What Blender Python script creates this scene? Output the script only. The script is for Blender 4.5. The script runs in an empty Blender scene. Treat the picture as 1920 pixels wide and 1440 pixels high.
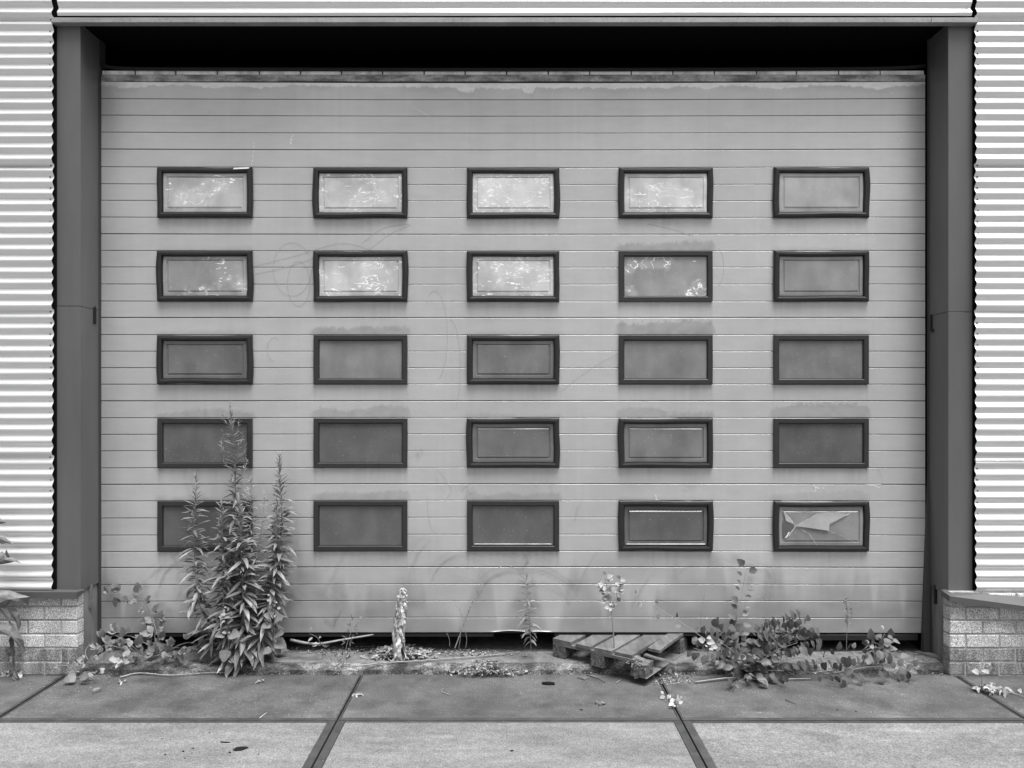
import bpy, math, random
import numpy as np
from mathutils import Vector, Matrix

random.seed(7)
rng = np.random.default_rng(11)
C = bpy.context.scene.collection
SC = bpy.context.scene

# ------------------------------------------------------------------ camera, sky, sun
F = 1400.0                    # focal length in photo pixels (1920 wide)
D0 = 5.0                      # camera to wall plane (Y = 0)
H = 1.846                     # camera height
CX, CY = 955.0, 745.0         # vanishing point in the photo
cam = bpy.data.cameras.new('camera')
cam.sensor_width = 36.0
cam.lens = 36.0 * F / 1920
cam.shift_x = (960 - CX) / 1920
cam.shift_y = (CY - 720) / 1920
cam.clip_start = 0.05
cam.clip_end = 800
co = bpy.data.objects.new('camera', cam)
co.location = (0, -D0, H)
co.rotation_euler = (math.radians(90), 0, 0)
C.objects.link(co)
SC.camera = co

SUN_EL, SUN_AZ = math.radians(74), math.radians(140)
world = bpy.data.worlds.new('World')
SC.world = world
world.use_nodes = True
wn = world.node_tree
wn.nodes.clear()
sky = wn.nodes.new('ShaderNodeTexSky')
sky.sky_type = 'NISHITA'
sky.sun_disc = False
sky.sun_elevation = SUN_EL
sky.sun_rotation = SUN_AZ
sky.air_density = 1.0
sky.dust_density = 8.0
bw = wn.nodes.new('ShaderNodeRGBToBW')
bg = wn.nodes.new('ShaderNodeBackground')
bg.inputs['Strength'].default_value = 0.05
wo = wn.nodes.new('ShaderNodeOutputWorld')
wn.links.new(sky.outputs['Color'], bw.inputs[0])
wn.links.new(bw.outputs[0], bg.inputs['Color'])
wn.links.new(bg.outputs[0], wo.inputs['Surface'])
sun = bpy.data.lights.new('sun', 'SUN')
sun.energy = 1.5
sun.angle = math.radians(40)
sun.color = (1, 1, 1)
so = bpy.data.objects.new('sun', sun)
sd = Vector((math.sin(SUN_AZ) * math.cos(SUN_EL), math.cos(SUN_AZ) * math.cos(SUN_EL), math.sin(SUN_EL)))
so.rotation_euler = sd.to_track_quat('Z', 'Y').to_euler()
so.location = (-3, -8, 10)
C.objects.link(so)
vs = SC.view_settings
vs.view_transform = 'Standard'
vs.look = 'None'
vs.exposure = 2.0
vs.gamma = 1.0
vs.use_curve_mapping = False
SC.cycles.max_bounces = 6
SC.cycles.use_denoising = True

# ------------------------------------------------------------------ helpers
def P(px, py, Y=0.0):
    d = Y + D0
    return Vector(((px - CX) * d / F, Y, H - (py - CY) * d / F))

def G(px, py, z=0.0):
    d = F * (H - z) / (py - CY)
    return Vector(((px - CX) * d / F, d - D0, z))

ORG = {}

def link(o, parent=None, loc=None):
    C.objects.link(o)
    if parent is not None:
        o.parent = parent
        o.location = (Vector(loc) if loc is not None else Vector((0, 0, 0))) - ORG.get(parent.name, Vector((0, 0, 0)))
        ORG[o.name] = Vector(loc) if loc is not None else Vector((0, 0, 0))
    else:
        o.location = loc if loc is not None else (0, 0, 0)
        ORG[o.name] = Vector(o.location)
    return o

def tag(o, label=None, cat=None, group=None, kind=None):
    if label: o['label'] = label
    if cat: o['category'] = cat
    if group: o['group'] = group
    if kind: o['kind'] = kind
    return o

def thing(name, loc, label, cat, group=None, kind=None):
    o = bpy.data.objects.new(name, None)
    o.empty_display_size = 0.1
    link(o, None, loc)
    return tag(o, label, cat, group, kind)

def mesh(name, verts, faces, mat, smooth=False):
    me = bpy.data.meshes.new(name)
    me.from_pydata([tuple(v) for v in verts], [], faces)
    if mat: me.materials.append(mat)
    if smooth:
        me.polygons.foreach_set('use_smooth', [True] * len(me.polygons))
    me.update()
    return me

def obj(name, verts, faces, mat, parent=None, smooth=False, kind=None, label=None):
    """world-space verts; the object's origin sits at the first parent's origin or at its own base"""
    vs_ = [Vector(v) for v in verts]
    if parent is None:
        c = sum(vs_, Vector()) / len(vs_)
        base = Vector((c.x, c.y, min(v.z for v in vs_)))
    else:
        base = sum(vs_, Vector()) / len(vs_)
    o = bpy.data.objects.new(name, mesh(name, [v - base for v in vs_], faces, mat, smooth))
    link(o, parent, base)
    return tag(o, label, None, None, kind)

class MB:
    def __init__(s): s.v, s.f = [], []
    def add(s, v, f):
        n = len(s.v); s.v += [Vector(q) for q in v]; s.f += [tuple(i + n for i in q) for q in f]
    def box(s, x0, x1, y0, y1, z0, z1):
        s.add([(x0, y0, z0), (x1, y0, z0), (x1, y1, z0), (x0, y1, z0), (x0, y0, z1), (x1, y0, z1), (x1, y1, z1), (x0, y1, z1)],
              [(0, 3, 2, 1), (4, 5, 6, 7), (0, 1, 5, 4), (1, 2, 6, 5), (2, 3, 7, 6), (3, 0, 4, 7)])
    def hexa(s, bottom, top):
        s.add(list(bottom) + list(top), [(0, 3, 2, 1), (4, 5, 6, 7), (0, 1, 5, 4), (1, 2, 6, 5), (2, 3, 7, 6), (3, 0, 4, 7)])
    def bbox(s, x0, x1, y0, y1, z0, z1, b):
        """box with chamfered front (-y) and all front/top edges: three nested loops"""
        loops = []
        for (i, y) in ((0, y1), (0, y0 + b), (b, y0)):
            loops.append([(x0 + i, y, z0 + i), (x1 - i, y, z0 + i), (x1 - i, y, z1 - i), (x0 + i, y, z1 - i)])
        v = sum(loops, []); f = []
        for k in range(2):
            for j in range(4):
                a, b2 = k * 4 + j, k * 4 + (j + 1) % 4
                f.append((a, b2, b2 + 4, a + 4))
        f.append((8, 9, 10, 11)); f.append((3, 2, 1, 0))
        s.add(v, f)
    def tube(s, pts, r, n=6, cap=True):
        pts = [Vector(p) for p in pts]
        m = len(pts)
        rr = r if isinstance(r, (list, tuple)) else [r] * m
        v, f = [], []
        ref = Vector((0.3, 1, 0.2)).normalized()
        for i, p in enumerate(pts):
            t = (pts[min(i + 1, m - 1)] - pts[max(i - 1, 0)]).normalized()
            a = t.cross(ref)
            if a.length < 1e-3: a = t.cross(Vector((1, 0, 0)))
            a.normalize(); b = t.cross(a)
            for k in range(n):
                q = 2 * math.pi * k / n
                v.append(p + (a * math.cos(q) + b * math.sin(q)) * rr[i])
        for i in range(m - 1):
            for k in range(n):
                f.append((i * n + k, i * n + (k + 1) % n, (i + 1) * n + (k + 1) % n, (i + 1) * n + k))
        if cap:
            f.append(tuple(range(n))[::-1]); f.append(tuple((m - 1) * n + k for k in range(n)))
        s.add(v, f)
    def build(s, name, mat, parent=None, smooth=False, kind=None, label=None):
        return obj(name, s.v, s.f, mat, parent, smooth, kind, label)

def smooth_poly(pts, n=6):
    """Catmull-Rom through pts"""
    pts = [Vector(p) for p in pts]
    if len(pts) < 3: 
        return [pts[0].lerp(pts[-1], i / n) for i in range(n + 1)]
    ext = [pts[0] * 2 - pts[1]] + pts + [pts[-1] * 2 - pts[-2]]
    out = []
    for i in range(1, len(ext) - 2):
        p0, p1, p2, p3 = ext[i - 1:i + 3]
        for k in range(n):
            t = k / n
            out.append(0.5 * ((2 * p1) + (p2 - p0) * t + (2 * p0 - 5 * p1 + 4 * p2 - p3) * t * t + (3 * p1 - p0 - 3 * p2 + p3) * t ** 3))
    out.append(pts[-1])
    return out

def along(pts, t):
    L = [0]
    for a, b in zip(pts, pts[1:]): L.append(L[-1] + (b - a).length)
    s = t * L[-1]
    for i in range(len(pts) - 1):
        if s <= L[i + 1] or i == len(pts) - 2:
            u = (s - L[i]) / max(1e-9, L[i + 1] - L[i])
            return pts[i].lerp(pts[i + 1], u), (pts[i + 1] - pts[i]).normalized()
    return pts[-1], (pts[-1] - pts[-2]).normalized()

def length(pts): return sum((b - a).length for a, b in zip(pts, pts[1:]))

def vnoise(x, y, seed):
    """2-D value noise on numpy arrays"""
    r = np.random.default_rng(seed).random((64, 64))
    xi, yi = np.floor(x).astype(int), np.floor(y).astype(int)
    fx, fy = x - xi, y - yi
    fx, fy = fx * fx * (3 - 2 * fx), fy * fy * (3 - 2 * fy)
    g = lambda a, b: r[a % 64, b % 64]
    return (g(xi, yi) * (1 - fx) + g(xi + 1, yi) * fx) * (1 - fy) + (g(xi, yi + 1) * (1 - fx) + g(xi + 1, yi + 1) * fx) * fy

# ------------------------------------------------------------------ materials (all greys: the photograph is black and white)
def mk(name, v, rough=0.6, metal=0.0, layers=(), bump=None, rand=0.0, island=0.0, spec=0.5, dirt_shade=False, trans=0.0, rough_layer=None):
    m = bpy.data.materials.new(name)
    m.use_nodes = True
    nt = m.node_tree
    nt.nodes.clear()
    N, L = nt.nodes.new, nt.links.new
    out = N('ShaderNodeOutputMaterial'); bs = N('ShaderNodeBsdfPrincipled')
    L(bs.outputs[0], out.inputs['Surface'])
    bs.inputs['Roughness'].default_value = rough
    bs.inputs['Metallic'].default_value = metal
    bs.inputs['Specular IOR Level'].default_value = spec
    geo = N('ShaderNodeNewGeometry')
    def tex(kind, scale, detail=4, stretch=(1, 1, 1), dist=0.0, rough_=0.6):
        mp = N('ShaderNodeMapping'); mp.inputs['Scale'].default_value = stretch
        L(geo.outputs['Position'], mp.inputs['Vector'])
        if kind == 'noise':
            t = N('ShaderNodeTexNoise'); t.inputs['Scale'].default_value = scale; t.inputs['Detail'].default_value = detail
            t.inputs['Distortion'].default_value = dist; t.inputs['Roughness'].default_value = rough_
            L(mp.outputs[0], t.inputs['Vector']); return t.outputs[0]
        t = N('ShaderNodeTexVoronoi'); t.inputs['Scale'].default_value = scale
        L(mp.outputs[0], t.inputs['Vector'])
        if kind == 'cell':
            s = N('ShaderNodeSeparateColor'); L(t.outputs['Color'], s.inputs[0]); return s.outputs[0]
        return t.outputs['Distance']
    def rng_(src, lo, hi, a, b):
        r = N('ShaderNodeMapRange'); L(src, r.inputs[0])
        for i, q in enumerate((lo, hi, a, b)): r.inputs[i + 1].default_value = q
        return r.outputs[0]
    def mul(a, b):
        k = N('ShaderNodeMath'); k.operation = 'MULTIPLY'; L(a, k.inputs[0])
        if isinstance(b, (int, float)): k.inputs[1].default_value = b
        else: L(b, k.inputs[1])
        return k.outputs[0]
    val = N('ShaderNodeValue'); val.outputs[0].default_value = v
    cur = val.outputs[0]
    for l in layers:
        kind, scale, lo, hi, a, b = l[:6]
        kw = l[6] if len(l) > 6 else {}
        cur = mul(cur, rng_(tex(kind, scale, **kw), lo, hi, a, b))
    if rand:
        oi = N('ShaderNodeObjectInfo')
        cur = mul(cur, rng_(oi.outputs['Random'], 0, 1, 1 - rand, 1 + rand))
    if island:
        cur = mul(cur, rng_(geo.outputs['Random Per Island'], 0, 1, 1 - island, 1 + island))
    if dirt_shade:  # vertex field: stains, plus shade painted round the window frames
        at = N('ShaderNodeAttribute'); at.attribute_name = 'dirt_shade'
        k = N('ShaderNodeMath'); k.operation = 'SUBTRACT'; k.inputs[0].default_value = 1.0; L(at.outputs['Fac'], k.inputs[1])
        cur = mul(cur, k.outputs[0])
    cl = N('ShaderNodeClamp'); cl.inputs['Max'].default_value = 0.9; cl.inputs['Min'].default_value = 0.004
    L(cur, cl.inputs[0])
    L(cl.outputs[0], bs.inputs['Base Color'])
    if rough_layer:
        kind, scale, lo, hi, a, b = rough_layer[:6]
        L(rng_(tex(kind, scale, **(rough_layer[6] if len(rough_layer) > 6 else {})), lo, hi, a, b), bs.inputs['Roughness'])
    if bump:
        bp = N('ShaderNodeBump'); bp.inputs['Strength'].default_value = bump[1]; bp.inputs['Distance'].default_value = bump[2]
        L(tex(bump[3] if len(bump) > 3 else 'noise', bump[0], **(bump[4] if len(bump) > 4 else {})), bp.inputs['Height'])
        L(bp.outputs[0], bs.inputs['Normal'])
    if trans:
        tr = N('ShaderNodeBsdfTranslucent'); L(cl.outputs[0], tr.inputs['Color'])
        mx = N('ShaderNodeMixShader'); mx.inputs[0].default_value = trans
        L(bs.outputs[0], mx.inputs[1]); L(tr.outputs[0], mx.inputs[2]); L(mx.outputs[0], out.inputs['Surface'])
    return m

M = {}
M['zinc'] = mk('zinc_sheet', 0.84, 0.30, 0.58, [('noise', 3, .3, .7, .94, 1.03, dict(stretch=(.3, 1, 2)))])
M['zinc_edge'] = mk('zinc_trim', 0.30, 0.5, 0.2, [('noise', 9, .3, .7, .8, 1.15, dict(stretch=(.5, 1, 2))), ('noise', 50, .55, .7, 1, .7)])
M['screw'] = mk('screw_head', 0.10, 0.5, 0.6)
M['jamb'] = mk('jamb_paint', 0.115, 0.40, 0.15, [('noise', 2.2, .3, .7, .88, 1.12, dict(stretch=(2, 2, .35))), ('noise', 60, .74, .8, 1, 1.5)], spec=.5)
M['post'] = mk('post_steel', 0.19, 0.5, 0, [('noise', 6, .3, .7, .7, 1.25, dict(stretch=(3, 3, .6))), ('noise', 70, .68, .75, 1, 1.7)])
M['black'] = mk('rubber', 0.018, 0.7, spec=.2)
M['rail'] = mk('rail_steel', 0.04, 0.6)
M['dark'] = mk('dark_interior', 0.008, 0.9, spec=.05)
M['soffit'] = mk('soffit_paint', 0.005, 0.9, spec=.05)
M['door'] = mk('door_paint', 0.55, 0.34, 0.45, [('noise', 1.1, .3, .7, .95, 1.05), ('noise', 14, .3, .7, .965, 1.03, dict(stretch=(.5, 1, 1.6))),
               ('noise', 55, .70, .78, 1, .84), ('noise', 240, .3, .7, .97, 1.03)], dirt_shade=True, bump=(3.5, .12, .01))
M['door_back'] = mk('door_core', 0.02, 0.7)
M['grime_rail'] = mk('grimy_rail', 0.36, 0.55, 0.1, [('noise', 13, .40, .60, .4, 1.2, dict(stretch=(.45, 1, 1.3), detail=8)), ('noise', 60, .4, .6, .85, 1.12)])
M['seal_light'] = mk('seal_light', 0.85, 0.5, 0, [('noise', 8, .35, .6, .55, 1.1, dict(stretch=(1, 1, .5)))])
M['frame'] = mk('window_rubber', 0.016, 0.42, 0, [('noise', 25, .3, .7, .8, 1.25), ('noise', 90, .7, .78, 1, 3.0)], spec=.45)
M['frame_flat'] = mk('window_frame_plastic', 0.022, 0.45, 0, [('noise', 18, .3, .7, .85, 1.2), ('noise', 110, .72, .8, 1, 2.2)])
M['mark'] = mk('scratch_white', 0.75, 0.6)
M['scribble'] = mk('pencil_mark', 0.36, 0.6)
M['smear'] = mk('dark_smear', 0.22, 0.6)
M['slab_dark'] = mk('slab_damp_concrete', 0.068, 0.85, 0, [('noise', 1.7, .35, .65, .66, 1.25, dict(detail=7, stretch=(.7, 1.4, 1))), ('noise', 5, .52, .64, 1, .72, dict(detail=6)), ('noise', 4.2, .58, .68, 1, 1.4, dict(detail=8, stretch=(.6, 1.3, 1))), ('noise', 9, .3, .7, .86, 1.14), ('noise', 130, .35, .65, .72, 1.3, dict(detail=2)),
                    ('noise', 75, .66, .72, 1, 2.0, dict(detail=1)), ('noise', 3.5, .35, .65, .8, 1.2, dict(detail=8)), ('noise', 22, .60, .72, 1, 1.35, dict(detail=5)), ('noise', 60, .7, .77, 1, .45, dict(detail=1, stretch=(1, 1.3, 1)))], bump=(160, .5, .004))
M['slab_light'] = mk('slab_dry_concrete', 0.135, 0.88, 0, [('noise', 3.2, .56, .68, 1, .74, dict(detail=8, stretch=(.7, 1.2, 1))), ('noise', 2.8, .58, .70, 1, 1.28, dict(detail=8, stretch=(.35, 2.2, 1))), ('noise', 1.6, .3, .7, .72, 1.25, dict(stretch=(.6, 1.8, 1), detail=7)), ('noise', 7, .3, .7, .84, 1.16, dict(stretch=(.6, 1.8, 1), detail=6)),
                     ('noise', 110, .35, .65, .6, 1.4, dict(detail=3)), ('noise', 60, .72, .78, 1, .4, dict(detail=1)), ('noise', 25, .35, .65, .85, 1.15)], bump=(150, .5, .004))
M['steel_edge'] = mk('slab_steel', 0.05, 0.55, 0.3, [('noise', 12, .3, .7, .7, 1.35), ('noise', 80, .62, .72, 1, 1.8)], bump=(90, .3, .003))
M['earth'] = mk('ground_earth', 0.10, 0.95, 0, [('noise', 2, .3, .7, .7, 1.3), ('noise', 60, .3, .7, .6, 1.4)])
M['joint'] = mk('joint_dirt', 0.07, 0.95, 0, [('noise', 60, .35, .65, .4, 1.8), ('noise', 140, .6, .7, 1, 2.5)], bump=(120, .8, .006))
M['threshold'] = mk('threshold_concrete', 0.135, 0.88, 0, [('noise', 3, .3, .7, .65, 1.3, dict(detail=7)), ('noise', 18, .35, .65, .75, 1.25), ('noise', 120, .35, .65, .75, 1.3)], bump=(110, .6, .005))
M['nosing'] = mk('threshold_nosing', 0.17, 0.9, 0, [('noise', 2.2, .42, .58, .35, 1.2, dict(stretch=(1, .2, .2), detail=3)), ('noise', 22, .40, .60, .4, 1.4, dict(stretch=(.4, 1, 1), detail=8)), ('noise', 90, .42, .58, .6, 1.3)], bump=(70, 1.0, .01))
M['brick'] = mk('brick_concrete', 0.56, 0.9, 0, [('noise', 5, .3, .7, .82, 1.15), ('noise', 170, .40, .60, .45, 1.45, dict(detail=2)), ('noise', 2.2, .35, .6, .8, 1.1, dict(stretch=(1, 1, 2)))], bump=(170, .7, .004), rand=.10)
M['brick_low'] = mk('brick_mossy', 0.23, 0.92, 0, [('noise', 5, .35, .65, .55, 1.6, dict(stretch=(2.4, 1, .5))), ('noise', 170, .40, .60, .4, 1.6, dict(detail=2))], bump=(170, .7, .004), rand=.12)
M['mortar'] = mk('mortar', 0.32, 0.95, 0, [('noise', 30, .3, .7, .7, 1.3), ('noise', 180, .35, .65, .7, 1.3)], bump=(150, .5, .004))
M['sill'] = mk('sill_paint', 0.075, 0.42, 0, [('noise', 7, .3, .7, .85, 1.15), ('noise', 70, .72, .8, 1, 1.6)])
M['wood'] = mk('pallet_wood', 0.115, 0.85, 0, [('noise', 30, .3, .7, .65, 1.35, dict(stretch=(.75, .12, 1))), ('noise', 6, .3, .7, .75, 1.25), ('noise', 120, .66, .74, 1, .5)], bump=(60, .6, .004), rand=.15)
M['chip'] = mk('chipboard_block', 0.09, 0.92, 0, [('cell', 110, 0, 1, .45, 1.7), ('noise', 40, .35, .65, .6, 1.4)], bump=(110, .9, .006, 'cell'))
M['splinter'] = mk('split_wood', 0.26, 0.9, 0, [('noise', 50, .35, .65, .5, 1.4)])
M['stalk'] = mk('green_stem', 0.20, 0.7, 0, [], rand=.1)
M['leaf'] = mk('weed_leaf', 0.20, 0.42, 0, [('noise', 25, .3, .7, .8, 1.2)], rand=.38, trans=.22)
M['leaf_dark'] = mk('bush_leaf', 0.10, 0.5, 0, [('noise', 30, .3, .7, .8, 1.2)], rand=.30, trans=.2)
M['leaf_mid'] = mk('bramble_leaf', 0.165, 0.5, 0, [('noise', 30, .3, .7, .85, 1.15)], rand=.25, trans=.2)
M['leaf_pale'] = mk('bleached_leaf', 0.40, 0.6, 0, [('noise', 40, .3, .7, .8, 1.15)], rand=.2, trans=.2)
M['dry'] = mk('dry_leaf', 0.40, 0.8, 0, [('noise', 35, .38, .62, .4, 1.35)], rand=.35)
M['wilt'] = mk('wilted_leaf', 0.15, 0.7, 0, [('noise', 22, .3, .7, .65, 1.35)], rand=.2, trans=.1)
M['litter'] = mk('leaf_litter', 0.25, 0.9, 0, [('noise', 60, .3, .7, .7, 1.25)], island=.75)
M['grit'] = mk('grit', 0.22, 0.95, 0, [], island=.85)
M['twig'] = mk('dry_twig', 0.20, 0.85, 0, [('noise', 40, .3, .7, .6, 1.3)], rand=.3)
M['cane'] = mk('pale_cane', 0.24, 0.6, 0, [('noise', 20, .3, .7, .7, 1.2)])
M['tar'] = mk('dark_flake', 0.007, 0.8, spec=.15)
M['stone'] = mk('stone_chip', 0.13, 0.9, 0, [('noise', 40, .3, .7, .6, 1.4)], rand=.4)
M['plaster'] = mk('plaster_chip', 0.55, 0.9, 0, [('noise', 40, .3, .7, .7, 1.2)])

def pane_mat(name, dust_sky, glint, seed, mode):
    """acrylic pane: grey dusty acrylic with sky reflection painted in, and painted white glints of peeling film"""
    m = bpy.data.materials.new(name); m.use_nodes = True
    nt = m.node_tree; nt.nodes.clear(); N, L = nt.nodes.new, nt.links.new
    out = N('ShaderNodeOutputMaterial'); bs = N('ShaderNodeBsdfPrincipled'); L(bs.outputs[0], out.inputs[0])
    geo = N('ShaderNodeNewGeometry')
    mp = N('ShaderNodeMapping'); mp.inputs['Location'].default_value = (seed * 3.7, seed, seed * 1.9); L(geo.outputs['Position'], mp.inputs[0])
    def noise(s, d, stretch=None, dist=0):
        t = N('ShaderNodeTexNoise'); t.inputs['Scale'].default_value = s; t.inputs['Detail'].default_value = d; t.inputs['Distortion'].default_value = dist
        if stretch:
            q = N('ShaderNodeMapping'); q.inputs['Scale'].default_value = stretch; L(mp.outputs[0], q.inputs[0]); L(q.outputs[0], t.inputs['Vector'])
        else: L(mp.outputs[0], t.inputs['Vector'])
        return t.outputs[0]
    def mr(src, lo, hi, a, b):
        r = N('ShaderNodeMapRange'); L(src, r.inputs[0])
        for i, q in enumerate((lo, hi, a, b)): r.inputs[i + 1].default_value = q
        return r.outputs[0]
    def op(o, a, b):
        k = N('ShaderNodeMath'); k.operation = o
        for i, q in enumerate((a, b)):
            if isinstance(q, (int, float)): k.inputs[i].default_value = q
            else: L(q, k.inputs[i])
        return k.outputs[0]
    base = op('MULTIPLY', mr(noise(5, 4), .3, .7, .82, 1.18), dust_sky)
    base = op('MULTIPLY', base, mr(noise(9, 5, (1, 1, .25)), .3, .7, .9, 1.1))
    specks = mr(noise(120, 1), .735, .76, 0, .35)
    base = op('ADD', base, op('MULTIPLY', specks, 0.5))
    if glint > 0:
        ridge = op('ABSOLUTE', op('SUBTRACT', noise(11, 7, (.55, 1, 1.5) if mode else (.75, 1, 1.2), .6), .5), 0)
        line = mr(ridge, 0.004, 0.02, 1, 0)
        patch = mr(noise(5.5, 3), .56 - .16 * glint, .64 - .14 * glint, 0, 1)
        fine = mr(noise(46, 5, (.38, 1, 1.25), .9), .57, .63, 0, 1)
        patch2 = mr(noise(6, 3), .60 - .16 * glint, .66 - .14 * glint, 0, 1)
        mask = op('MAXIMUM', op('MULTIPLY', line, patch), op('MULTIPLY', fine, patch2))
        base = op('ADD', base, op('MULTIPLY', patch, .09))  # broad sheen of the crumpled film, painted as paler patches
        base = op('MAXIMUM', base, op('MULTIPLY', mask, .95))  # wrinkle glints painted white into the base colour
    L(base, bs.inputs['Base Color'])
    bs.inputs['Roughness'].default_value = .22
    bs.inputs['Specular IOR Level'].default_value = .6
    bp = N('ShaderNodeBump'); bp.inputs['Strength'].default_value = .25; bp.inputs['Distance'].default_value = .01
    L(noise(7, 2), bp.inputs['Height']); L(bp.outputs[0], bs.inputs['Normal'])
    return m

# ------------------------------------------------------------------ ground and pavement
ob = obj('ground', [(-200, -200, -.06), (200, -200, -.06), (200, 200, -.06), (-200, 200, -.06)], [(0, 1, 2, 3)], M['earth'], kind='structure')

pave = bpy.data.objects.new('pavement', None); link(pave, None, (0, -1.5, 0)); tag(pave, kind='structure')
JX = [-8.85, -6.90, -4.93, -2.945, -0.985, 0.985, 2.965, 4.95, 6.92, 8.9]
JY = [-0.02, -0.735, -2.72, -4.70, -6.68]
def slab(x0, x1, y0, y1, mat, top):
    b = MB()
    i = 0.004
    b.add([(x0, y0, -.05), (x1, y0, -.05), (x1, y1, -.05), (x0, y1, -.05), (x0, y0, top - i), (x1, y0, top - i), (x1, y1, top - i), (x0, y1, top - i),
           (x0 + i, y0 + i, top), (x1 - i, y0 + i, top), (x1 - i, y1 - i, top), (x0 + i, y1 - i, top)],
          [(0, 3, 2, 1), (0, 1, 5, 4), (1, 2, 6, 5), (2, 3, 7, 6), (3, 0, 4, 7), (4, 5, 9, 8), (5, 6, 10, 9), (6, 7, 11, 10), (7, 4, 8, 11), (8, 9, 10, 11)])
    return b.build('concrete_slab', mat, pave)
def edge_strip(x0, x1, y0, y1, z=0.0015):
    b = MB(); b.box(x0, x1, y0, y1, -.045, z); return b.build('steel_edge', M['steel_edge'], pave)
for r in range(4):
    for c in range(9):
        g = 0.006
        first = r == 0
        e = ((0.008 if c in (3, 4, 5) else 0.02) if first else 0.044)
        ey0 = 0.034 if first else 0.03
        ey1 = 0.0 if first else 0.018
        x0, x1 = JX[c] + g, JX[c + 1] - g
        y1, y0 = JY[r] - (0.0 if first else .004), JY[r + 1] + .004
        top = random.uniform(-.003, .001)
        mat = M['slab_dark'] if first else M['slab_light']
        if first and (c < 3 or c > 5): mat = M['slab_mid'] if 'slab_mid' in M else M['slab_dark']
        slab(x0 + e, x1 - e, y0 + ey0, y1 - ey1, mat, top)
        edge_strip(x0, x0 + e - .001, y0, y1, top + .001)
        edge_strip(x1 - e + .001, x1, y0, y1, top + .001)
        edge_strip(x0 + e, x1 - e, y0, y0 + ey0 - .001, top + .0005)
        if not first: edge_strip(x0 + e, x1 - e, y1 - ey1 + .001, y1, top + .0005)
obj('joint_bed', [(-9, -7, -.03), (9, -7, -.03), (9, .02, -.03), (-9, .02, -.03)], [(0, 1, 2, 3)], M['joint'], pave)

# threshold under and in front of the door
TZ = 0.05
b = MB()
n = 150
xs = np.linspace(-2.86, 2.93, n)
rows = [(0.9, TZ), (0.25, TZ), (0.06, TZ), (0.022, TZ - .002), (0.004, TZ - .016), (-0.006, TZ * .45), (-0.014, -.04)]
v = []
for k, (y, z) in enumerate(rows):
    for i, x in enumerate(xs):
        j = 0.006 * (random.random() - .5) if k >= 3 else 0
        w = 0.012 * math.sin(i * .23) * (k >= 3) * .5
        v.append((x, y + j + w, z + (j * .8 if k < 6 else 0)))
f = []
for k in range(len(rows) - 1):
    for i in range(n - 1):
        f.append((k * n + i, (k + 1) * n + i, (k + 1) * n + i + 1, k * n + i + 1))
th = bpy.data.objects.new('threshold', mesh('threshold', v, f, M['threshold']))
th.data.materials.append(M['nosing'])
for p in th.data.polygons:
    if p.index >= 2 * (n - 1): p.material_index = 1
link(th, None, (0, 0, 0)); tag(th, kind='structure')

# ------------------------------------------------------------------ building
bld = thing('warehouse', (0, 0.3, 0), 'warehouse front of corrugated metal sheets over a low brick base, round a recessed doorway', 'building')
PITCH = 20.94 * D0 / F
AMP = 0.0095
def zpy(py, Y=0.0): return H - (py - CY) * (Y + D0) / F
def sheet(x0, x1, py_top, py_bot, off=0.0, seed=0, dents=()):
    z0, z1 = zpy(py_bot), zpy(py_top)
    zs = np.arange(z0, z1 + 1e-6, (z1 - z0) / max(2, int(round((z1 - z0) / PITCH * 12))))
    nx = max(2, int((x1 - x0) / .12))
    X = np.linspace(x0, x1, nx + 1)
    v, f = [], []
    rr = np.random.default_rng(seed)
    k1, k2, k3 = rr.uniform(1, 3), rr.uniform(3, 7), rr.uniform(0, 6)
    for iz, z in enumerate(zs):
        py = CY + (H - z) * F / D0
        tt = (iz / (len(zs) - 1))
        lap = 0.011 * (1 - tt)
        ci = math.floor((py - 302.2) / 20.94)
        for x in X:
            q = 1 + .05 * math.sin(k1 * x + k3 + ci * 1.7) + .05 * math.sin(k2 * x + ci * 2.9)
            o = AMP * q * math.cos(2 * math.pi * (py - 302.2) / 20.94)
            o += .0012 * math.sin(1.3 * x + z * 2 + k3)
            for (dx, dz, dr, dd) in dents:
                o += dd * math.exp(-((x - dx) ** 2 + ((z - dz) * 2.2) ** 2) / dr ** 2)
            v.append((x, -0.031 - o - lap - off, z))
    m = len(X)
    for i in range(len(zs) - 1):
        for j in range(m - 1):
            f.append((i * m + j, i * m + j + 1, (i + 1) * m + j + 1, (i + 1) * m + j))
    # returned rear skin so that the sheet has thickness
    nb = len(v)
    v += [(x, y + .0015, z) for (x, y, z) in v]
    f += [tuple(nb + q for q in reversed(fc)) for fc in f]
    def cap(i0, i1, flip):
        k = len(v)
        v.extend([v[i0], v[i1], v[i1 + nb], v[i0 + nb]])
        f.append((k + 3, k + 2, k + 1, k) if flip else (k, k + 1, k + 2, k + 3))
    for i in range(len(zs) - 1):
        cap(i * m, (i + 1) * m, False); cap(i * m + m - 1, (i + 1) * m + m - 1, True)
    for j in range(m - 1):
        cap(j + 1, j, True)
    o = obj('corrugated_sheet', v, f, M['zinc'], bld, smooth=True)
    return o
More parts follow.
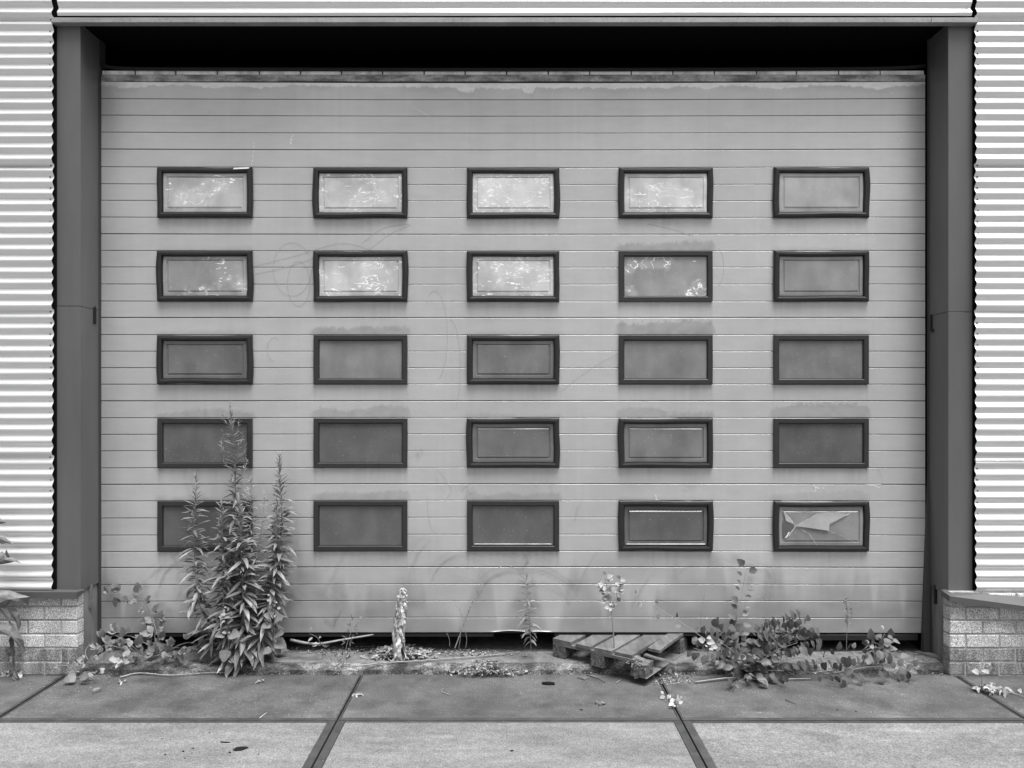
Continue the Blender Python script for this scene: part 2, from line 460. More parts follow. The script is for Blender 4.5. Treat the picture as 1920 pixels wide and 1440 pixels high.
def screws(parent, xcol, py_top, py_bot):
    b = MB()
    k0 = math.ceil((py_top - 312.7 + 3) / 20.94); k = k0
    while True:
        py = 312.7 + k * 20.94
        if py > py_bot - 3: break
        for x in xcol:
            z = zpy(py) + random.uniform(-.002, .002); xx = x + random.uniform(-.003, .003)
            y = -0.033 - AMP * math.cos(2 * math.pi * (py - 302.2) / 20.94) * .9
            r = .0058
            ring = [(xx + r * math.cos(a), y, z + r * math.sin(a)) for a in np.linspace(0, 2 * math.pi, 7)[:-1]]
            b.add(ring + [(q[0] * .5 + xx * .5, y - .004, q[2] * .5 + z * .5) for q in ring],
                  [(i, (i + 1) % 6, 6 + (i + 1) % 6, 6 + i) for i in range(6)] + [tuple(range(6, 12))])
        k += 1
    if b.v: b.build('screw_row', M['screw'], parent, kind='stuff')
XL, XR = P(105, 0).x, P(1823, 0).x
SEAM = [-330, 34.5, 309, 580.5, 853, 1107]
for i in range(5):
    d = [(-3.32, zpy(1075), .09, -.006), (-3.9, zpy(1060), .16, .007)] if i == 4 else []
    s = sheet(-5.6, XL, SEAM[i], SEAM[i + 1] + 2, 0, 10 + i, d); screws(s, [XL - .022], SEAM[i], SEAM[i + 1])
SEAMR = [-330, 33.5, 309, 582, 860, 1114]
for i in range(5):
    d = [(3.38, zpy(869), .022, -.02)] if i == 4 else []
    s = sheet(XR, 5.7, SEAMR[i], SEAMR[i + 1] + 2, 0, 20 + i, d); screws(s, [XR + .02], SEAMR[i], SEAMR[i + 1])
s = sheet(P(115, 0).x, P(1815, 0).x, -330, 35, -.004, 31); screws(s, [P(123, 0).x, P(1807, 0).x], -60, 33)
# backing behind the sheets
b = MB(); b.box(-5.6, -2.955, 0.004, .25, .56, 5.68); b.box(3.03, 5.7, 0.004, .25, .56, 5.68); b.box(-2.955, 3.03, .004, .25, zpy(38), 5.68)
b.build('wall_core', M['dark'], bld)
# lintel trim and soffit
for (a, c) in ((104, 1738), (1738.6, 1826)):
    b = MB(); b.bbox(P(a, 0).x, P(c, 0).x, -.05, .0, zpy(42, -.05), zpy(32.6, -.05), .003); b.build('lintel_trim', M['zinc_edge'], bld)
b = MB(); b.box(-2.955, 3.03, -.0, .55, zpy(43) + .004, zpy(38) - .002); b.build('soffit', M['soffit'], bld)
# jamb cladding: two lengths on each side, seam half way
def jamb(x0, x1, py0, py1, side):
    b = MB()
    b.bbox(x0, x1, 0.0, .245, zpy(py1), zpy(py0), .002)
    b.build('jamb_panel', M['jamb'], bld)
jl0, jl1 = P(106.5, 0).x, P(150.5, 0).x
jr0, jr1 = P(1778, 0).x, P(1823.5, 0).x
jamb(jl0, jl1, 43.5, 573.7, -1); jamb(jl0, jl1, 574.6, 1108, -1)
jamb(jr0, jr1, 43.5, 584.6, 1); jamb(jr0, jr1, 585.5, 1115, 1)
# little latch slots on the jamb returns
b = MB(); y = .17
b.box(jl1, jl1 + .006, .155, .185, zpy(607, .17), zpy(577, .17)); b.box(jl1 + .006, jl1 + .009, .163, .173, zpy(604, .17), zpy(574, .17)); b.build('latch_slot', M['black'], bld)
b = MB(); b.box(jr0 - .006, jr0, .185, .205, zpy(622, .19), zpy(590, .19)); b.box(jr0 - .008, jr0, .165, .186, zpy(622, .17), zpy(617, .17)); b.build('latch_slot', M['black'], bld)
# steel posts showing under the cladding, and the guide rails at the door edges
b = MB(); b.box(jl0 + .03, jl1 - .012, .02, .243, 0.0, zpy(1108)); b.build('steel_post', M['post'], bld)
b = MB(); b.box(jr0 + .012, jr1 - .03, .02, .243, 0.0, zpy(1115)); b.build('steel_post', M['post'], bld)
b = MB(); b.box(jl1 - .013, jl1 + .004, .12, .142, .40, .56); b.build('torn_strip', M['wood'], bld)
b = MB(); b.box(jr0 - .004, jr0 + .013, .15, .165, .42, .55); b.build('torn_strip', M['black'], bld)
b = MB(); b.box(jl1 - .004, P(189.5, 0, ).x * 0 + (189.2 - CX) * 5.24 / F, .225, .30, TZ, 4.352); b.build('guide_rail', M['rail'], bld)
b = MB()
xr = jr0 + .004
b.hexa([(xr - .058, .20, TZ), (xr - .01, .20, TZ), (xr - .01, .24, TZ), (xr - .058, .24, TZ)],
       [(xr - .013, .225, 1.3), (xr, .225, 1.3), (xr, .24, 1.3), (xr - .013, .24, 1.3)])
b.box(xr - .013, xr, .225, .24, 1.3, 4.352)
b.build('guide_rail', M['rail'], bld)
# dark hall behind the door
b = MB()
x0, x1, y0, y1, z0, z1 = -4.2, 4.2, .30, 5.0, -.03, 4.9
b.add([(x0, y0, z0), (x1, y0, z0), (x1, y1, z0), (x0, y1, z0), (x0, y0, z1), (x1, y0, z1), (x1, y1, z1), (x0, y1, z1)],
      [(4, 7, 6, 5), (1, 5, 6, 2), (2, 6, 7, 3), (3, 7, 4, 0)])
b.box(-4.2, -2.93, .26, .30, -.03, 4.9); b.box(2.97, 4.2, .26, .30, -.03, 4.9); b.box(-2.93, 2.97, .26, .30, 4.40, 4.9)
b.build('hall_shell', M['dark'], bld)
b = MB(); b.box(-4.2, 4.2, .9, 5, -.02, TZ - .003); b.build('hall_floor', M['threshold'], bld)
b = MB(); b.box(-5.7, 5.8, -.07, .3, 5.68, 5.78); b.build('roof_edge', M['zinc_edge'], bld)

# brick base: mortar core with bricks as parts
BH, BL, BG = .0917, .222, .0105
brick_cache = {}
def brick_mesh(l, d, h, mat):
    key = (round(l, 3), d, h, mat.name)
    if key in brick_cache: return brick_cache[key]
    b = MB(); b.bbox(-l / 2, l / 2, -d / 2, d / 2, -h / 2, h / 2, .004)
    me = mesh('brick', b.v, b.f, mat); brick_cache[key] = me; return me
def plinth(side, xe, xend, yf):
    core = MB()
    a, c = (xend, xe - .006) if side < 0 else (xe + .006, xend)
    core.box(a, c, yf + .005, .026, -.04, .553)
    pl = core.build('brick_base', M['mortar'], bld)
    far = MB()
    for k in range(6):
        off = 0.0
        first = True
        j = 0
        while True:
            l = (BL - BG) if (k + (side > 0)) % 2 == 0 or not first else (BL / 2 - BG + .0)
            if off > abs(xend - xe): break
            x0 = xe + side * off; x1 = xe + side * (off + l)
            xc = (x0 + x1) / 2
            z = k * BH + BH / 2
            hh = BH - BG
            if abs(xc) < 3.8:
                mat = M['brick'] if k >= 2 else M['brick_low']
                o = bpy.data.objects.new('brick', brick_mesh(l, .076, hh, mat))
                link(o, pl, (xc, yf + .038 + random.uniform(-.002, .002), z))
                o.rotation_euler = (0, random.uniform(-.006, .006), random.uniform(-.006, .006))
            else:
                far.bbox(xc - l / 2, xc + l / 2, yf, yf + .1, z - hh / 2, z + hh / 2, .004)
            off += l + BG; first = False
    far.build('brick_course', M['brick'], pl, kind='stuff')
    return pl
plinth(-1, -2.868, -5.6, -.047)
plinth(1, 2.922, 5.7, -.05)
# sill flashings between brick and sheet
b = MB()
zt, zb = zpy(1110.5, -.09), zpy(1122.5, -.09)
b.hexa([(-5.6, -.09, zb + .012), (-2.845, -.09, zb), (-2.845, .01, zb + .02), (-5.6, .01, zb + .03)],
       [(-5.6, -.09, zt + .012), (-2.845, -.09, zt), (-2.845, .01, .558), (-5.6, .01, .558)])
b.build('sill_flashing', M['sill'], bld)
b = MB()
zt, zb = zpy(1117.5, -.09), zpy(1127.5, -.09)
xr2 = 5.7; dz = -.060 * (xr2 - 2.90) / .53; 
b.hexa([(2.895, -.09, zb), (3.48, -.13, zb - .072), (3.48, .0, zb - .03), (2.895, .01, zb + .01)],
       [(2.895, -.09, zt), (3.48, -.13, zt - .072), (3.48, .0, zt + .012), (2.895, .01, .556)])
b.hexa([(3.482, -.13, zb - .072), (5.7, -.10, zb - .02), (5.7, .01, zb), (3.482, .0, zb - .03)],
       [(3.482, -.13, zt - .072), (5.7, -.10, zt - .02), (5.7, .01, .55), (3.482, .0, zt + .012)])
b.build('sill_flashing', M['sill'], bld)

# ------------------------------------------------------------------ door
DY = 0.243
dd = DY + D0
def DX(px): return (px - CX) * dd / F
def DZ(py): return H - (py - CY) * dd / F
DL, DR = 190.0, 1734.5
door = thing('sectional_door', (0, DY, DZ(1188)), 'wide grey sectional industrial door with five rows of five small windows, raised a hand off the ground', 'door')
COLS = [(297, 474), (589, 764), (876, 1048), (1160, 1335), (1450, 1627)]
ROWS = [(315, 409), (471, 566), (629, 721), (785, 878), (940, 1034)]
TYPES = ['AAAAA', 'AAABA', 'ABABB', 'BBAAB', 'BBBAA']
HALO = {(2, 1): (.7, .22), (1, 3): (.75, .20), (2, 3): (1.0, .24), (3, 0): (.6, .16), (3, 1): (.85, .17), (3, 3): (.7, .14), (3, 4): (1., .18),
        (4, 1): (.7, .17), (4, 2): (.6, .15), (4, 0): (.5, .14), (4, 4): (.7, .10), (2, 4): (.45, .12), (2, 0): (.4, .12), (1, 0): (.35, .07), (2, 2): (.35, .08), (3, 2): (.5, .09), (1, 4): (.4, .08), (4, 3): (.3, .08)}
LINES = [153, 185, 216, 248, 280, 313, 345, 376, 407.5, 439, 470, 501, 533, 565, 596, 628, 659, 690, 721, 752.5, 784, 815, 846, 878, 909, 940, 972, 1004, 1035, 1065, 1097, 1128, 1159.5, 1188]
SECTION = {280, 439, 596, 752.5, 909, 1065}

def sstep(a, b, x):
    t = np.clip((x - a) / (b - a), 0, 1); return t * t * (3 - 2 * t)
def seg_d(px, py, pts):
    d = np.full(px.shape, 1e9)
    for (x0, y0), (x1, y1) in zip(pts, pts[1:]):
        vx, vy = x1 - x0, y1 - y0; L2 = vx * vx + vy * vy + 1e-9
        t = np.clip(((px - x0) * vx + (py - y0) * vy) / L2, 0, 1)
        d = np.minimum(d, np.hypot(px - x0 - t * vx, py - y0 - t * vy))
    return d
def arc(cx, cy, rx, ry, a0, a1, n=14):
    return [(cx + rx * math.cos(math.radians(a0 + (a1 - a0) * i / n)), cy + ry * math.sin(math.radians(a0 + (a1 - a0) * i / n))) for i in range(n + 1)]
SMEARS_AND_STRIPS = [(arc(985, 1130, 90, 62, -150, -20), 5, .18), (arc(975, 1125, 110, 50, -120, -15), 4, .14), (arc(1000, 1140, 70, 40, -110, -10), 4, .16), (arc(870, 1100, 60, 55, -170, -60), 5, .13),
          (arc(905, 1075, 80, 40, -160, -40), 4, .12), (arc(860, 1120, 40, 30, -100, 0), 4, .14), (arc(830, 1085, 60, 70, 170, 240), 6, .10), (arc(345, 1110, 45, 55, -170, -80), 6, .18), (arc(335, 1120, 70, 60, -140, -60), 5, .14),
          (arc(310, 1090, 30, 50, -60, 40), 5, .12), (arc(1330, 1085, 60, 30, -150, -30), 5, .10), (arc(1400, 1095, 50, 35, -80, 10), 5, .13), (arc(1385, 1120, 60, 30, -90, 10), 5, .10),
          ([(1120, 1035), (1095, 1075), (1080, 1120)], 6, .07), ([(1215, 1085), (1190, 1130)], 6, .10), ([(640, 1050), (610, 1110), (640, 1130)], 8, .07), ([(985, 1043), (990, 1055), (984, 1062)], 5, .22), ([(1010, 1048), (1030, 1060)], 3, .15),
          ([(860, 917), (884, 925)], 3, .25), ([(870, 914), (892, 922)], 2, .2), ([(1000, 916), (1012, 928)], 4, .16), ([(1030, 912), (1040, 926)], 4, .13), ([(1283, 918), (1308, 914)], 4, .2), ([(784, 850), (786, 862)], 5, .2),
          ([(775, 890), (820, 895), (830, 925)], 7, .09), ([(1655, 895), (1645, 880)], 6, .1), ([(610, 1165), (625, 1180), (630, 1160)], 2.5, .25), ([(640, 1145), (632, 1165)], 2, .2), ([(1085, 948), (1078, 975)], 5, .1), ([(520, 1090), (560, 1130)], 10, .10),
          ([(505, 930), (540, 980), (545, 1060)], 14, .13), ([(360, 900), (375, 1000), (380, 1100)], 12, .10), ([(985, 1090), (1000, 1150)], 9, .10)]  # last three: broad dark strips on the boards beside the weed stems
def dirt_shade_field(px, py):
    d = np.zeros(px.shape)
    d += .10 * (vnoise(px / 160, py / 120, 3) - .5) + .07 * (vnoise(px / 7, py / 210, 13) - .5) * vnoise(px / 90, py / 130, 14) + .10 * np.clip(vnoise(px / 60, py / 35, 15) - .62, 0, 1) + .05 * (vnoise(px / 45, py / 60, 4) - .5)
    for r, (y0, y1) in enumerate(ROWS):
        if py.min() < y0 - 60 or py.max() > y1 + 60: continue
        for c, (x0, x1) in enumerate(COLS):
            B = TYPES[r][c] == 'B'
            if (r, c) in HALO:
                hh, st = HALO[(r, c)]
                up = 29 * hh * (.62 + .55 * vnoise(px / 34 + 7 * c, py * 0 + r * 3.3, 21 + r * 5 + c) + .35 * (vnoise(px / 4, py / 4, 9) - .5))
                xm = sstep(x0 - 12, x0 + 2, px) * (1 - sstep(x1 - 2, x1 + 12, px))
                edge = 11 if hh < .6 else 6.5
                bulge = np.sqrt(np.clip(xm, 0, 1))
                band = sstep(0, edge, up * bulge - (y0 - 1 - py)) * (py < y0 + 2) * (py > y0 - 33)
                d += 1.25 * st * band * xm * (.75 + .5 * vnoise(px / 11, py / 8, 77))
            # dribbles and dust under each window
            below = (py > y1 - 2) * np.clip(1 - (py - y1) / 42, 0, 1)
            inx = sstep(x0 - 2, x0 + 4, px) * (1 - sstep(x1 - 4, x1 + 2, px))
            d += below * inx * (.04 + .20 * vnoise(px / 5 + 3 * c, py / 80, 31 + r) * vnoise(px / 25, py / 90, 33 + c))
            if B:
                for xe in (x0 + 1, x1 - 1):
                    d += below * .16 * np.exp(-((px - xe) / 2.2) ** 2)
            # contact shade painted round the frame, broken up by noise
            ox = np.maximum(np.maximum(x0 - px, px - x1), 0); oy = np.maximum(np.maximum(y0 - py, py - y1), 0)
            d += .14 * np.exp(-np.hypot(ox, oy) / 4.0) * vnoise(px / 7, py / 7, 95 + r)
    low = sstep(860, 1180, py)  # darker towards the bottom, uneven, with a ragged upper edge
    ragged_top = 1010 + 150 * vnoise(px / 45, px * 0, 91) + 50 * vnoise(px / 11, px * 0, 92)
    d += .30 * sstep(-15, 45, py - ragged_top) * (.45 + .55 * vnoise(px / 30, py / 18, 93)) + low * (.22 * vnoise(px / 70, py / 22, 41) * vnoise(px / 150, py / 60, 42))
    for k, (pts, w, s) in enumerate(SMEARS_AND_STRIPS):
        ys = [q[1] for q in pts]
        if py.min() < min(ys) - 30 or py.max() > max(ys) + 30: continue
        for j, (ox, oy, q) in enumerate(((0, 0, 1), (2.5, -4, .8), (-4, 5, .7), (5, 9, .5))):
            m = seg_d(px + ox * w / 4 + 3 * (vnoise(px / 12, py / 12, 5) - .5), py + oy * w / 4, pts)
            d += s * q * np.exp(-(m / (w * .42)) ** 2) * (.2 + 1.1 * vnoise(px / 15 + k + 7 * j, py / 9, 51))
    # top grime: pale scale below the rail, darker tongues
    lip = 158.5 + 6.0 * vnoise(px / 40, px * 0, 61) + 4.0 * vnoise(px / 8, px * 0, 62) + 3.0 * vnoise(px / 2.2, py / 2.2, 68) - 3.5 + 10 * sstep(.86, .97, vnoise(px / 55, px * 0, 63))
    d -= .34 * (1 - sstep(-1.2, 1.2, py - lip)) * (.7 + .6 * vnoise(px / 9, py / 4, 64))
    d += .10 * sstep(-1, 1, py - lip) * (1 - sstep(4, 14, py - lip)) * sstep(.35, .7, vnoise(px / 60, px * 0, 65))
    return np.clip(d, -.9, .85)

ncol = 387
gx = np.linspace(DL, DR, ncol + 1)
def board(i):
    gx = np.linspace(DL, DR, (1300 if i == 0 else 800) + 1)
    nr = 24 if i == 0 else 9
    y0, y1 = LINES[i], LINES[i + 1]
    sec_t, sec_b = y0 in SECTION, y1 in SECTION
    bt, bb = .3, (1.5 if sec_b else 1.0)
    rows = [(y0 + .28, .006), (y0 + .3, .0), (y0 + .8, .0)] + [(y0 + bt + (y1 - y0 - bt - bb) * k / nr, .0) for k in range(1, nr)] + [(y1 - bb - .8, .0), (y1 - bb, .0), (y1 - bb + .02, .006)]
    bow = np.sin((gx - DL) / (DR - DL) * math.pi) * 2.6 * np.clip((640 - y0) / 500, -.6, 1)
    m = len(gx)
    V = np.zeros((len(rows), m, 3)); A = np.zeros((len(rows), m))
    wob = .0012 * (vnoise(gx / 90, gx * 0 + i * .37, 71) - .5) * 2
    for k, (py, yy) in enumerate(rows):
        pyv = np.full(m, py) + bow
        V[k, :, 0] = (gx - CX) * dd / F
        V[k, :, 1] = DY + yy + wob * (1 if yy == 0 else .3) + 0
        V[k, :, 2] = H - (pyv - CY) * dd / F
        A[k] = dirt_shade_field(gx.copy(), np.full(m, py))
    if i == len(LINES) - 2:   # crumpled bottom lip
        lipz = np.exp(-((gx - 958) / 26.0) ** 2) * 5.0 + np.exp(-((gx - 1012) / 18.0) ** 2) * 2.5
        for k, w in ((-1, 1.0), (-2, .9), (-3, .3)):
            V[k, :, 2] += lipz * w * dd / F
            V[k, :, 1] -= lipz * w * .004
    base = Vector((0, DY, float(V[:, :, 2].mean())))
    V -= np.array(base)
    me = bpy.data.meshes.new('board')
    nv = len(rows) * m
    idx = np.arange(nv).reshape(len(rows), m)
    q = np.stack([idx[1:, :-1], idx[1:, 1:], idx[:-1, 1:], idx[:-1, :-1]], -1).reshape(-1, 4)
    me.vertices.add(nv); me.vertices.foreach_set('co', V.reshape(-1))
    me.loops.add(q.size); me.loops.foreach_set('vertex_index', q.reshape(-1).astype(np.int32))
    me.polygons.add(len(q)); me.polygons.foreach_set('loop_start', np.arange(0, q.size, 4, dtype=np.int32))
    me.polygons.foreach_set('loop_total', np.full(len(q), 4, dtype=np.int32))
    me.update(calc_edges=True)
    at = me.attributes.new('dirt_shade', 'FLOAT', 'POINT'); at.data.foreach_set('value', A.reshape(-1).astype(np.float32))
    me.materials.append(M['door'])
    o = bpy.data.objects.new('board', me)
    link(o, door, base)
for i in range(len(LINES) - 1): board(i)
b = MB(); b.box(DX(DL), DX(DR), DY + .0064, DY + .045, DZ(1187.5), DZ(138)); b.build('door_core', M['door_back'], door)
b = MB(); b.bbox(DX(DL), DX(DR), DY - .003, DY + .0062, DZ(152.6), DZ(140.2), .0015); b.build('top_rail', M['grime_rail'], door)
# light lip above the rail, cut by small dark clips, and the rubber seal drooping over it
xcl = [190, 253, 329, 407, 486, 563, 640, 717, 795, 872, 950, 1028, 1106, 1184, 1262, 1340, 1419, 1494, 1573, 1651, 1734]
for a, c in zip(xcl, xcl[1:]):
    b = MB(); b.bbox(DX(a + 1.2), DX(c - 1.2), DY + .004, DY + .03, DZ(139.6), DZ(132), .001); b.build('top_lip', M['seal_light'], door)
b = MB()
pts = [(189, 126), (200, 130.5), (225, 134), (290, 135.5), (500, 136.2), (955, 136.8), (1400, 136.2), (1620, 135), (1690, 133), (1734, 130)]
b.tube(smooth_poly([(DX(x), DY - .006, DZ(y) + .021) for x, y in pts], 4), .0125, 8)
b.build('top_seal', M['black'], door, smooth=True)
b = MB(); b.box(DX(DL + 2), DX(925), DY + .004, DY + .03, DZ(1194), DZ(1188.4)); b.box(DX(1040), DX(1420), DY + .004, DY + .03, DZ(1193), DZ(1188.4)); b.build('bottom_seal', M['black'], door)
b = MB(); b.bbox(DX(1425), DX(1722), DY + .004, DY + .03, DZ(1201), DZ(1190.5), .002); b.build('bottom_seal', M['frame'], door)

# windows
def loft(loops):
    n = len(loops[0]); v = sum(loops, []); f = []
    for k in range(len(loops) - 1):
        for j in range(n):
            a, c = k * n + j, k * n + (j + 1) % n
            f.append((a, c, c + n, a + n))
    return v, f
def rect_loop(x0, x1, y0, y1, inset, depth, warp, ns=8):
    """px rectangle -> world loop, counter-clockwise seen from the camera, with warped sides"""
    x0, x1, y0, y1 = x0 + inset, x1 - inset, y0 + inset, y1 - inset
    pts = []
    sides = [((x0, y1), (x1, y1), (0, 1), 'b'), ((x1, y1), (x1, y0), (1, 0), 'r'), ((x1, y0), (x0, y0), (0, -1), 't'), ((x0, y0), (x0, y1), (-1, 0), 'l')]
    for (a, c, nrm, s) in sides:
        for k in range(ns):
            t = k / ns
            w = warp.get(s, [0] * (ns + 1))
            ww = w[k]
            x = a[0] + (c[0] - a[0]) * t + nrm[0] * ww; y = a[1] + (c[1] - a[1]) * t + nrm[1] * ww
            pts.append(Vector((DX(x), DY + depth, DZ(y))))
    return pts
def warp_set(amp, seed, ns=8):
    rr = random.Random(seed); out = {}
    for s in 'brtl':
        a1, a2 = rr.uniform(.1, 1) * amp, rr.uniform(-.4, .4) * amp
        if s == 't': a1 *= -.7
        if s == 'b': a1 *= -.5
        out[s] = [a1 * math.sin(math.pi * k / ns) + a2 * math.sin(2 * math.pi * k / ns) for k in range(ns + 1)]
    return out
DUST_SKY = [[.42, .48, .52, .48, .36], [.28, .46, .48, .27, .25], [.14, .19, .17, .20, .17], [.10, .105, .14, .17, .085], [.085, .10, .095, .10, .24]]  # upper rows paler: sky reflection painted into the pane tone, along with dust
GLINT = [[.3, .6, 1.1, .75, .0], [.2, .9, .9, .25, .0], [0, 0, 0, 0, 0], [0, .0, 0, 0, 0], [0, 0, 0, 0, 0]]  # strength of the painted film glints, per pane
for r, (y0, y1) in enumerate(ROWS):
    for c, (x0, x1) in enumerate(COLS):
        A = TYPES[r][c] == 'A'
        sag = 2.2 * math.sin((( x0 + x1) / 2 - DL) / (DR - DL) * math.pi) * np.clip((640 - y0) / 500, -.6, 1) - .6
        ya, yb = y0 + sag, y1 + sag
        wp = warp_set(2.3 if A else .4, r * 17 + c * 5 + 3)
        if A:
            prof = [(0, .001, 1), (-.3, -.018, 1), (1.6, -.028, 1), (5.5, -.031, .9), (8.8, -.027, .7), (10.4, -.004, .4)]
        else:
            prof = [(0, .001, 1), (0, -.017, 1), (.8, -.019, 1), (8.2, -.019, 1), (9, -.017, 1), (9.4, -.009, 1), (10.6, -.008, 1), (11, -.001, 1)]
        loops = [rect_loop(x0, x1, ya, yb, i, d, {k: [q * w for q in v] for k, v in wp.items()}) for (i, d, w) in prof]
        v, f = loft(loops)
        wo_ = obj('window', v, f, M['frame'] if A else M['frame_flat'], door, smooth=False)
        pm = pane_mat('acrylic_pane', DUST_SKY[r][c], GLINT[r][c], r * 5.3 + c * 2.1, (r + c) % 2)
        if A:
            e = 3.0
            pp = [(9.4, -.003, .5), (11, -.011, .4), (15.5 + e * .3, -.013, .3), (16.5 + e * .3, -.006, .2), (17.0 + e * .4, -.006, .1), (19.5 + e * .4, -.013, 0)]
        else:
            pp = [(10.6, -.0035, 0), (13, -.0035, 0)]
        lp = [rect_loop(x0, x1, ya, yb, i, d, {k: [q * w for q in vv] for k, vv in wp.items()}) for (i, d, w) in pp]
        v, f = loft(lp)
        n_ = len(lp[0])
        f.append(tuple(range(len(v) - n_, len(v))))
        pn = obj('pane', v, f, pm, wo_)
        if (r, c) == (4, 4):
            wo_['label'] = 'window with a cracked pane, lowest at the right'
            shard_m = pane_mat('shard_acrylic', .33, 0, 3.3, 0); dark_m = pane_mat('shard_dark', .10, 0, 8.3, 0)
            def shard(poly, mat, tilt, name='glass_shard'):
                cx = sum(p[0] for p in poly) / len(poly); cy = sum(p[1] for p in poly) / len(poly)
                vv = []
                for (px, py) in poly:
                    dep = -.0185 - max(0, (py - min(q[1] for q in poly))) * tilt
                    vv.append(Vector((DX(px), DY + dep, DZ(py))))
                nn = len(vv)
                vv2 = [q + Vector((0, .0012, 0)) for q in vv]
                ff = [tuple(range(nn))[::-1], tuple(range(nn, 2 * nn))] + [(i, (i + 1) % nn, nn + (i + 1) % nn, nn + i) for i in range(nn)]
                obj(name, vv + vv2, ff, mat, wo_)
            shard([(1490, 985), (1530, 962), (1560, 957), (1588, 964), (1553, 981), (1551, 994)], shard_m, .00022)
            shard([(1467, 957), (1489, 983), (1472, 976)], shard_m, .0001)
            shard([(1466, 976), (1488, 986), (1466, 1008)], dark_m, -.0001)
            def rib(pts, w, mat, name):
                bb = MB()
                bb.tube([Vector((DX(x), DY - .0195, DZ(y))) for x, y in pts], w, 4); bb.build(name, mat, wo_)
            rib([(1466, 957), (1480, 972), (1490, 985)], .0012, M['mark'], 'crack')
            rib([(1490, 985), (1478, 1003), (1470, 1007)], .0012, M['mark'], 'crack')
            rib([(1490, 985), (1552, 994), (1552, 984), (1590, 962)], .0012, M['mark'], 'crack')
            rib([(1490, 985), (1515, 1000), (1530, 1022)], .0008, M['dry'], 'crack')
            rib([(1490, 985), (1530, 962), (1588, 964)], .0006, M['dry'], 'crack')
            rib([(1490, 985), (1505, 958), (1512, 953)], .0006, M['dry'], 'crack')
            rib([(1551, 994), (1580, 1005), (1608, 1020)], .0006, M['dry'], 'crack')
            rib([(1472, 1007), (1478, 997)], .004, M['mark'], 'crack')
        if (r, c) == (4, 3) or (r, c) == (4, 2):
            bb = MB()
            bb.box(DX(x0 + 14), DX(x1 - 14), DY - .019 + .002, DY - .012, DZ(yb - 13.5), DZ(yb - 12.3)); bb.build('glazing_bead', M['seal_light'], wo_)
        if (r, c) == (0, 0):
            bb = MB(); bb.hexa([(DX(440), DY - .034, DZ(ya + 5)), (DX(469), DY - .034, DZ(ya + 4)), (DX(469), DY - .028, DZ(ya + 4)), (DX(440), DY - .028, DZ(ya + 5))],
                               [(DX(442), DY - .032, DZ(ya + 2)), (DX(470), DY - .03, DZ(ya + 1)), (DX(470), DY - .027, DZ(ya + 1)), (DX(442), DY - .028, DZ(ya + 2))])
            bb.build('torn_edge', M['mark'], wo_)

# thin scribbles and scratches on the paint
def ribbon(pts, w, mat, name, dep=-.0021):
    pts = [Vector((x, y, 0)) for x, y in pts]
    v, f = [], []
    for i, p in enumerate(pts):
        t = (pts[min(i + 1, len(pts) - 1)] - pts[max(i - 1, 0)]).normalized(); nn = Vector((-t.y, t.x, 0)) * w / 2
        for q in (p + nn, p - nn): v.append(Vector((DX(q.x), DY + dep, DZ(q.y))))
    for i in range(len(pts) - 1): f.append((2 * i, 2 * i + 1, 2 * i + 3, 2 * i + 2))
    return v, f
scr = MB()
for pts in (arc(548, 505, 36, 50, 0, 330, 40), arc(560, 532, 21, 42, -60, 300, 36), smooth_poly([Vector((475, 500, 0)), Vector((560, 478, 0)), Vector((640, 456, 0)), Vector((700, 470, 0))], 8),
            smooth_poly([Vector((680, 455, 0)), Vector((720, 428, 0)), Vector((770, 421, 0)), Vector((730, 440, 0)), Vector((690, 470, 0))], 8), smooth_poly([Vector((475, 515, 0)), Vector((540, 500, 0)), Vector((588, 484, 0))], 8),
            arc(815, 630, 24, 85, -120, 70, 30), arc(845, 690, 18, 90, -100, 60, 24), arc(1345, 500, 12, 35, -80, 80, 16), smooth_poly([Vector((1050, 735, 0)), Vector((1110, 690, 0)), Vector((1158, 664, 0))], 8),
            arc(515, 655, 14, 22, 100, 300, 20), smooth_poly([Vector((800, 930, 0)), Vector((805, 980, 0)), Vector((815, 1000, 0))], 8), smooth_poly([Vector((820, 880, 0)), Vector((845, 915, 0)), Vector((838, 935, 0))], 8),
            smooth_poly([Vector((1215, 420, 0)), Vector((1260, 430, 0)), Vector((1300, 443, 0))], 6)):
    pts = [(p.x, p.y) if isinstance(p, Vector) else p for p in pts]
    scr.add(*ribbon(pts, .75, None, ''))
scr.build('pencil_scribble', M['scribble'], door, kind='stuff')
wh = MB()
for (x, y, h, w) in ((545, 268, 5, 3.2), (546, 262, 4, 3.5), (547, 257, 2, 3), (550, 254, 2, 2), (476, 268, 3, 1.2), (476, 275, 5, 1), (475, 285, 4, 1.2), (474, 293, 5, 1.3), (473, 302, 4, 1.5), (472, 308, 4, 1.2), (1690, 263, 2, 2), (1672, 175, 2, 2), (980, 800, 2, 2)):
    wh.add(*ribbon([(x, y - h / 2), (x + .3, y), (x, y + h / 2)], w, None, ''))
wh.add(*ribbon([(773, 202), (790, 210), (805, 218)], .8, None, ''))
for pts in ([(1525, 909), (1530, 918), (1527, 922)], [(1524, 911), (1536, 916)], [(1620, 909), (1638, 910), (1650, 915)], [(1625, 908.5), (1652, 908.5)], [(1541, 915), (1545, 915)], [(1229, 927), (1231, 936)], [(1228, 936), (1235, 937)]):
    wh.add(*ribbon(pts, 1.3, None, ''))
wh.build('white_scratches', M['mark'], door, kind='stuff')

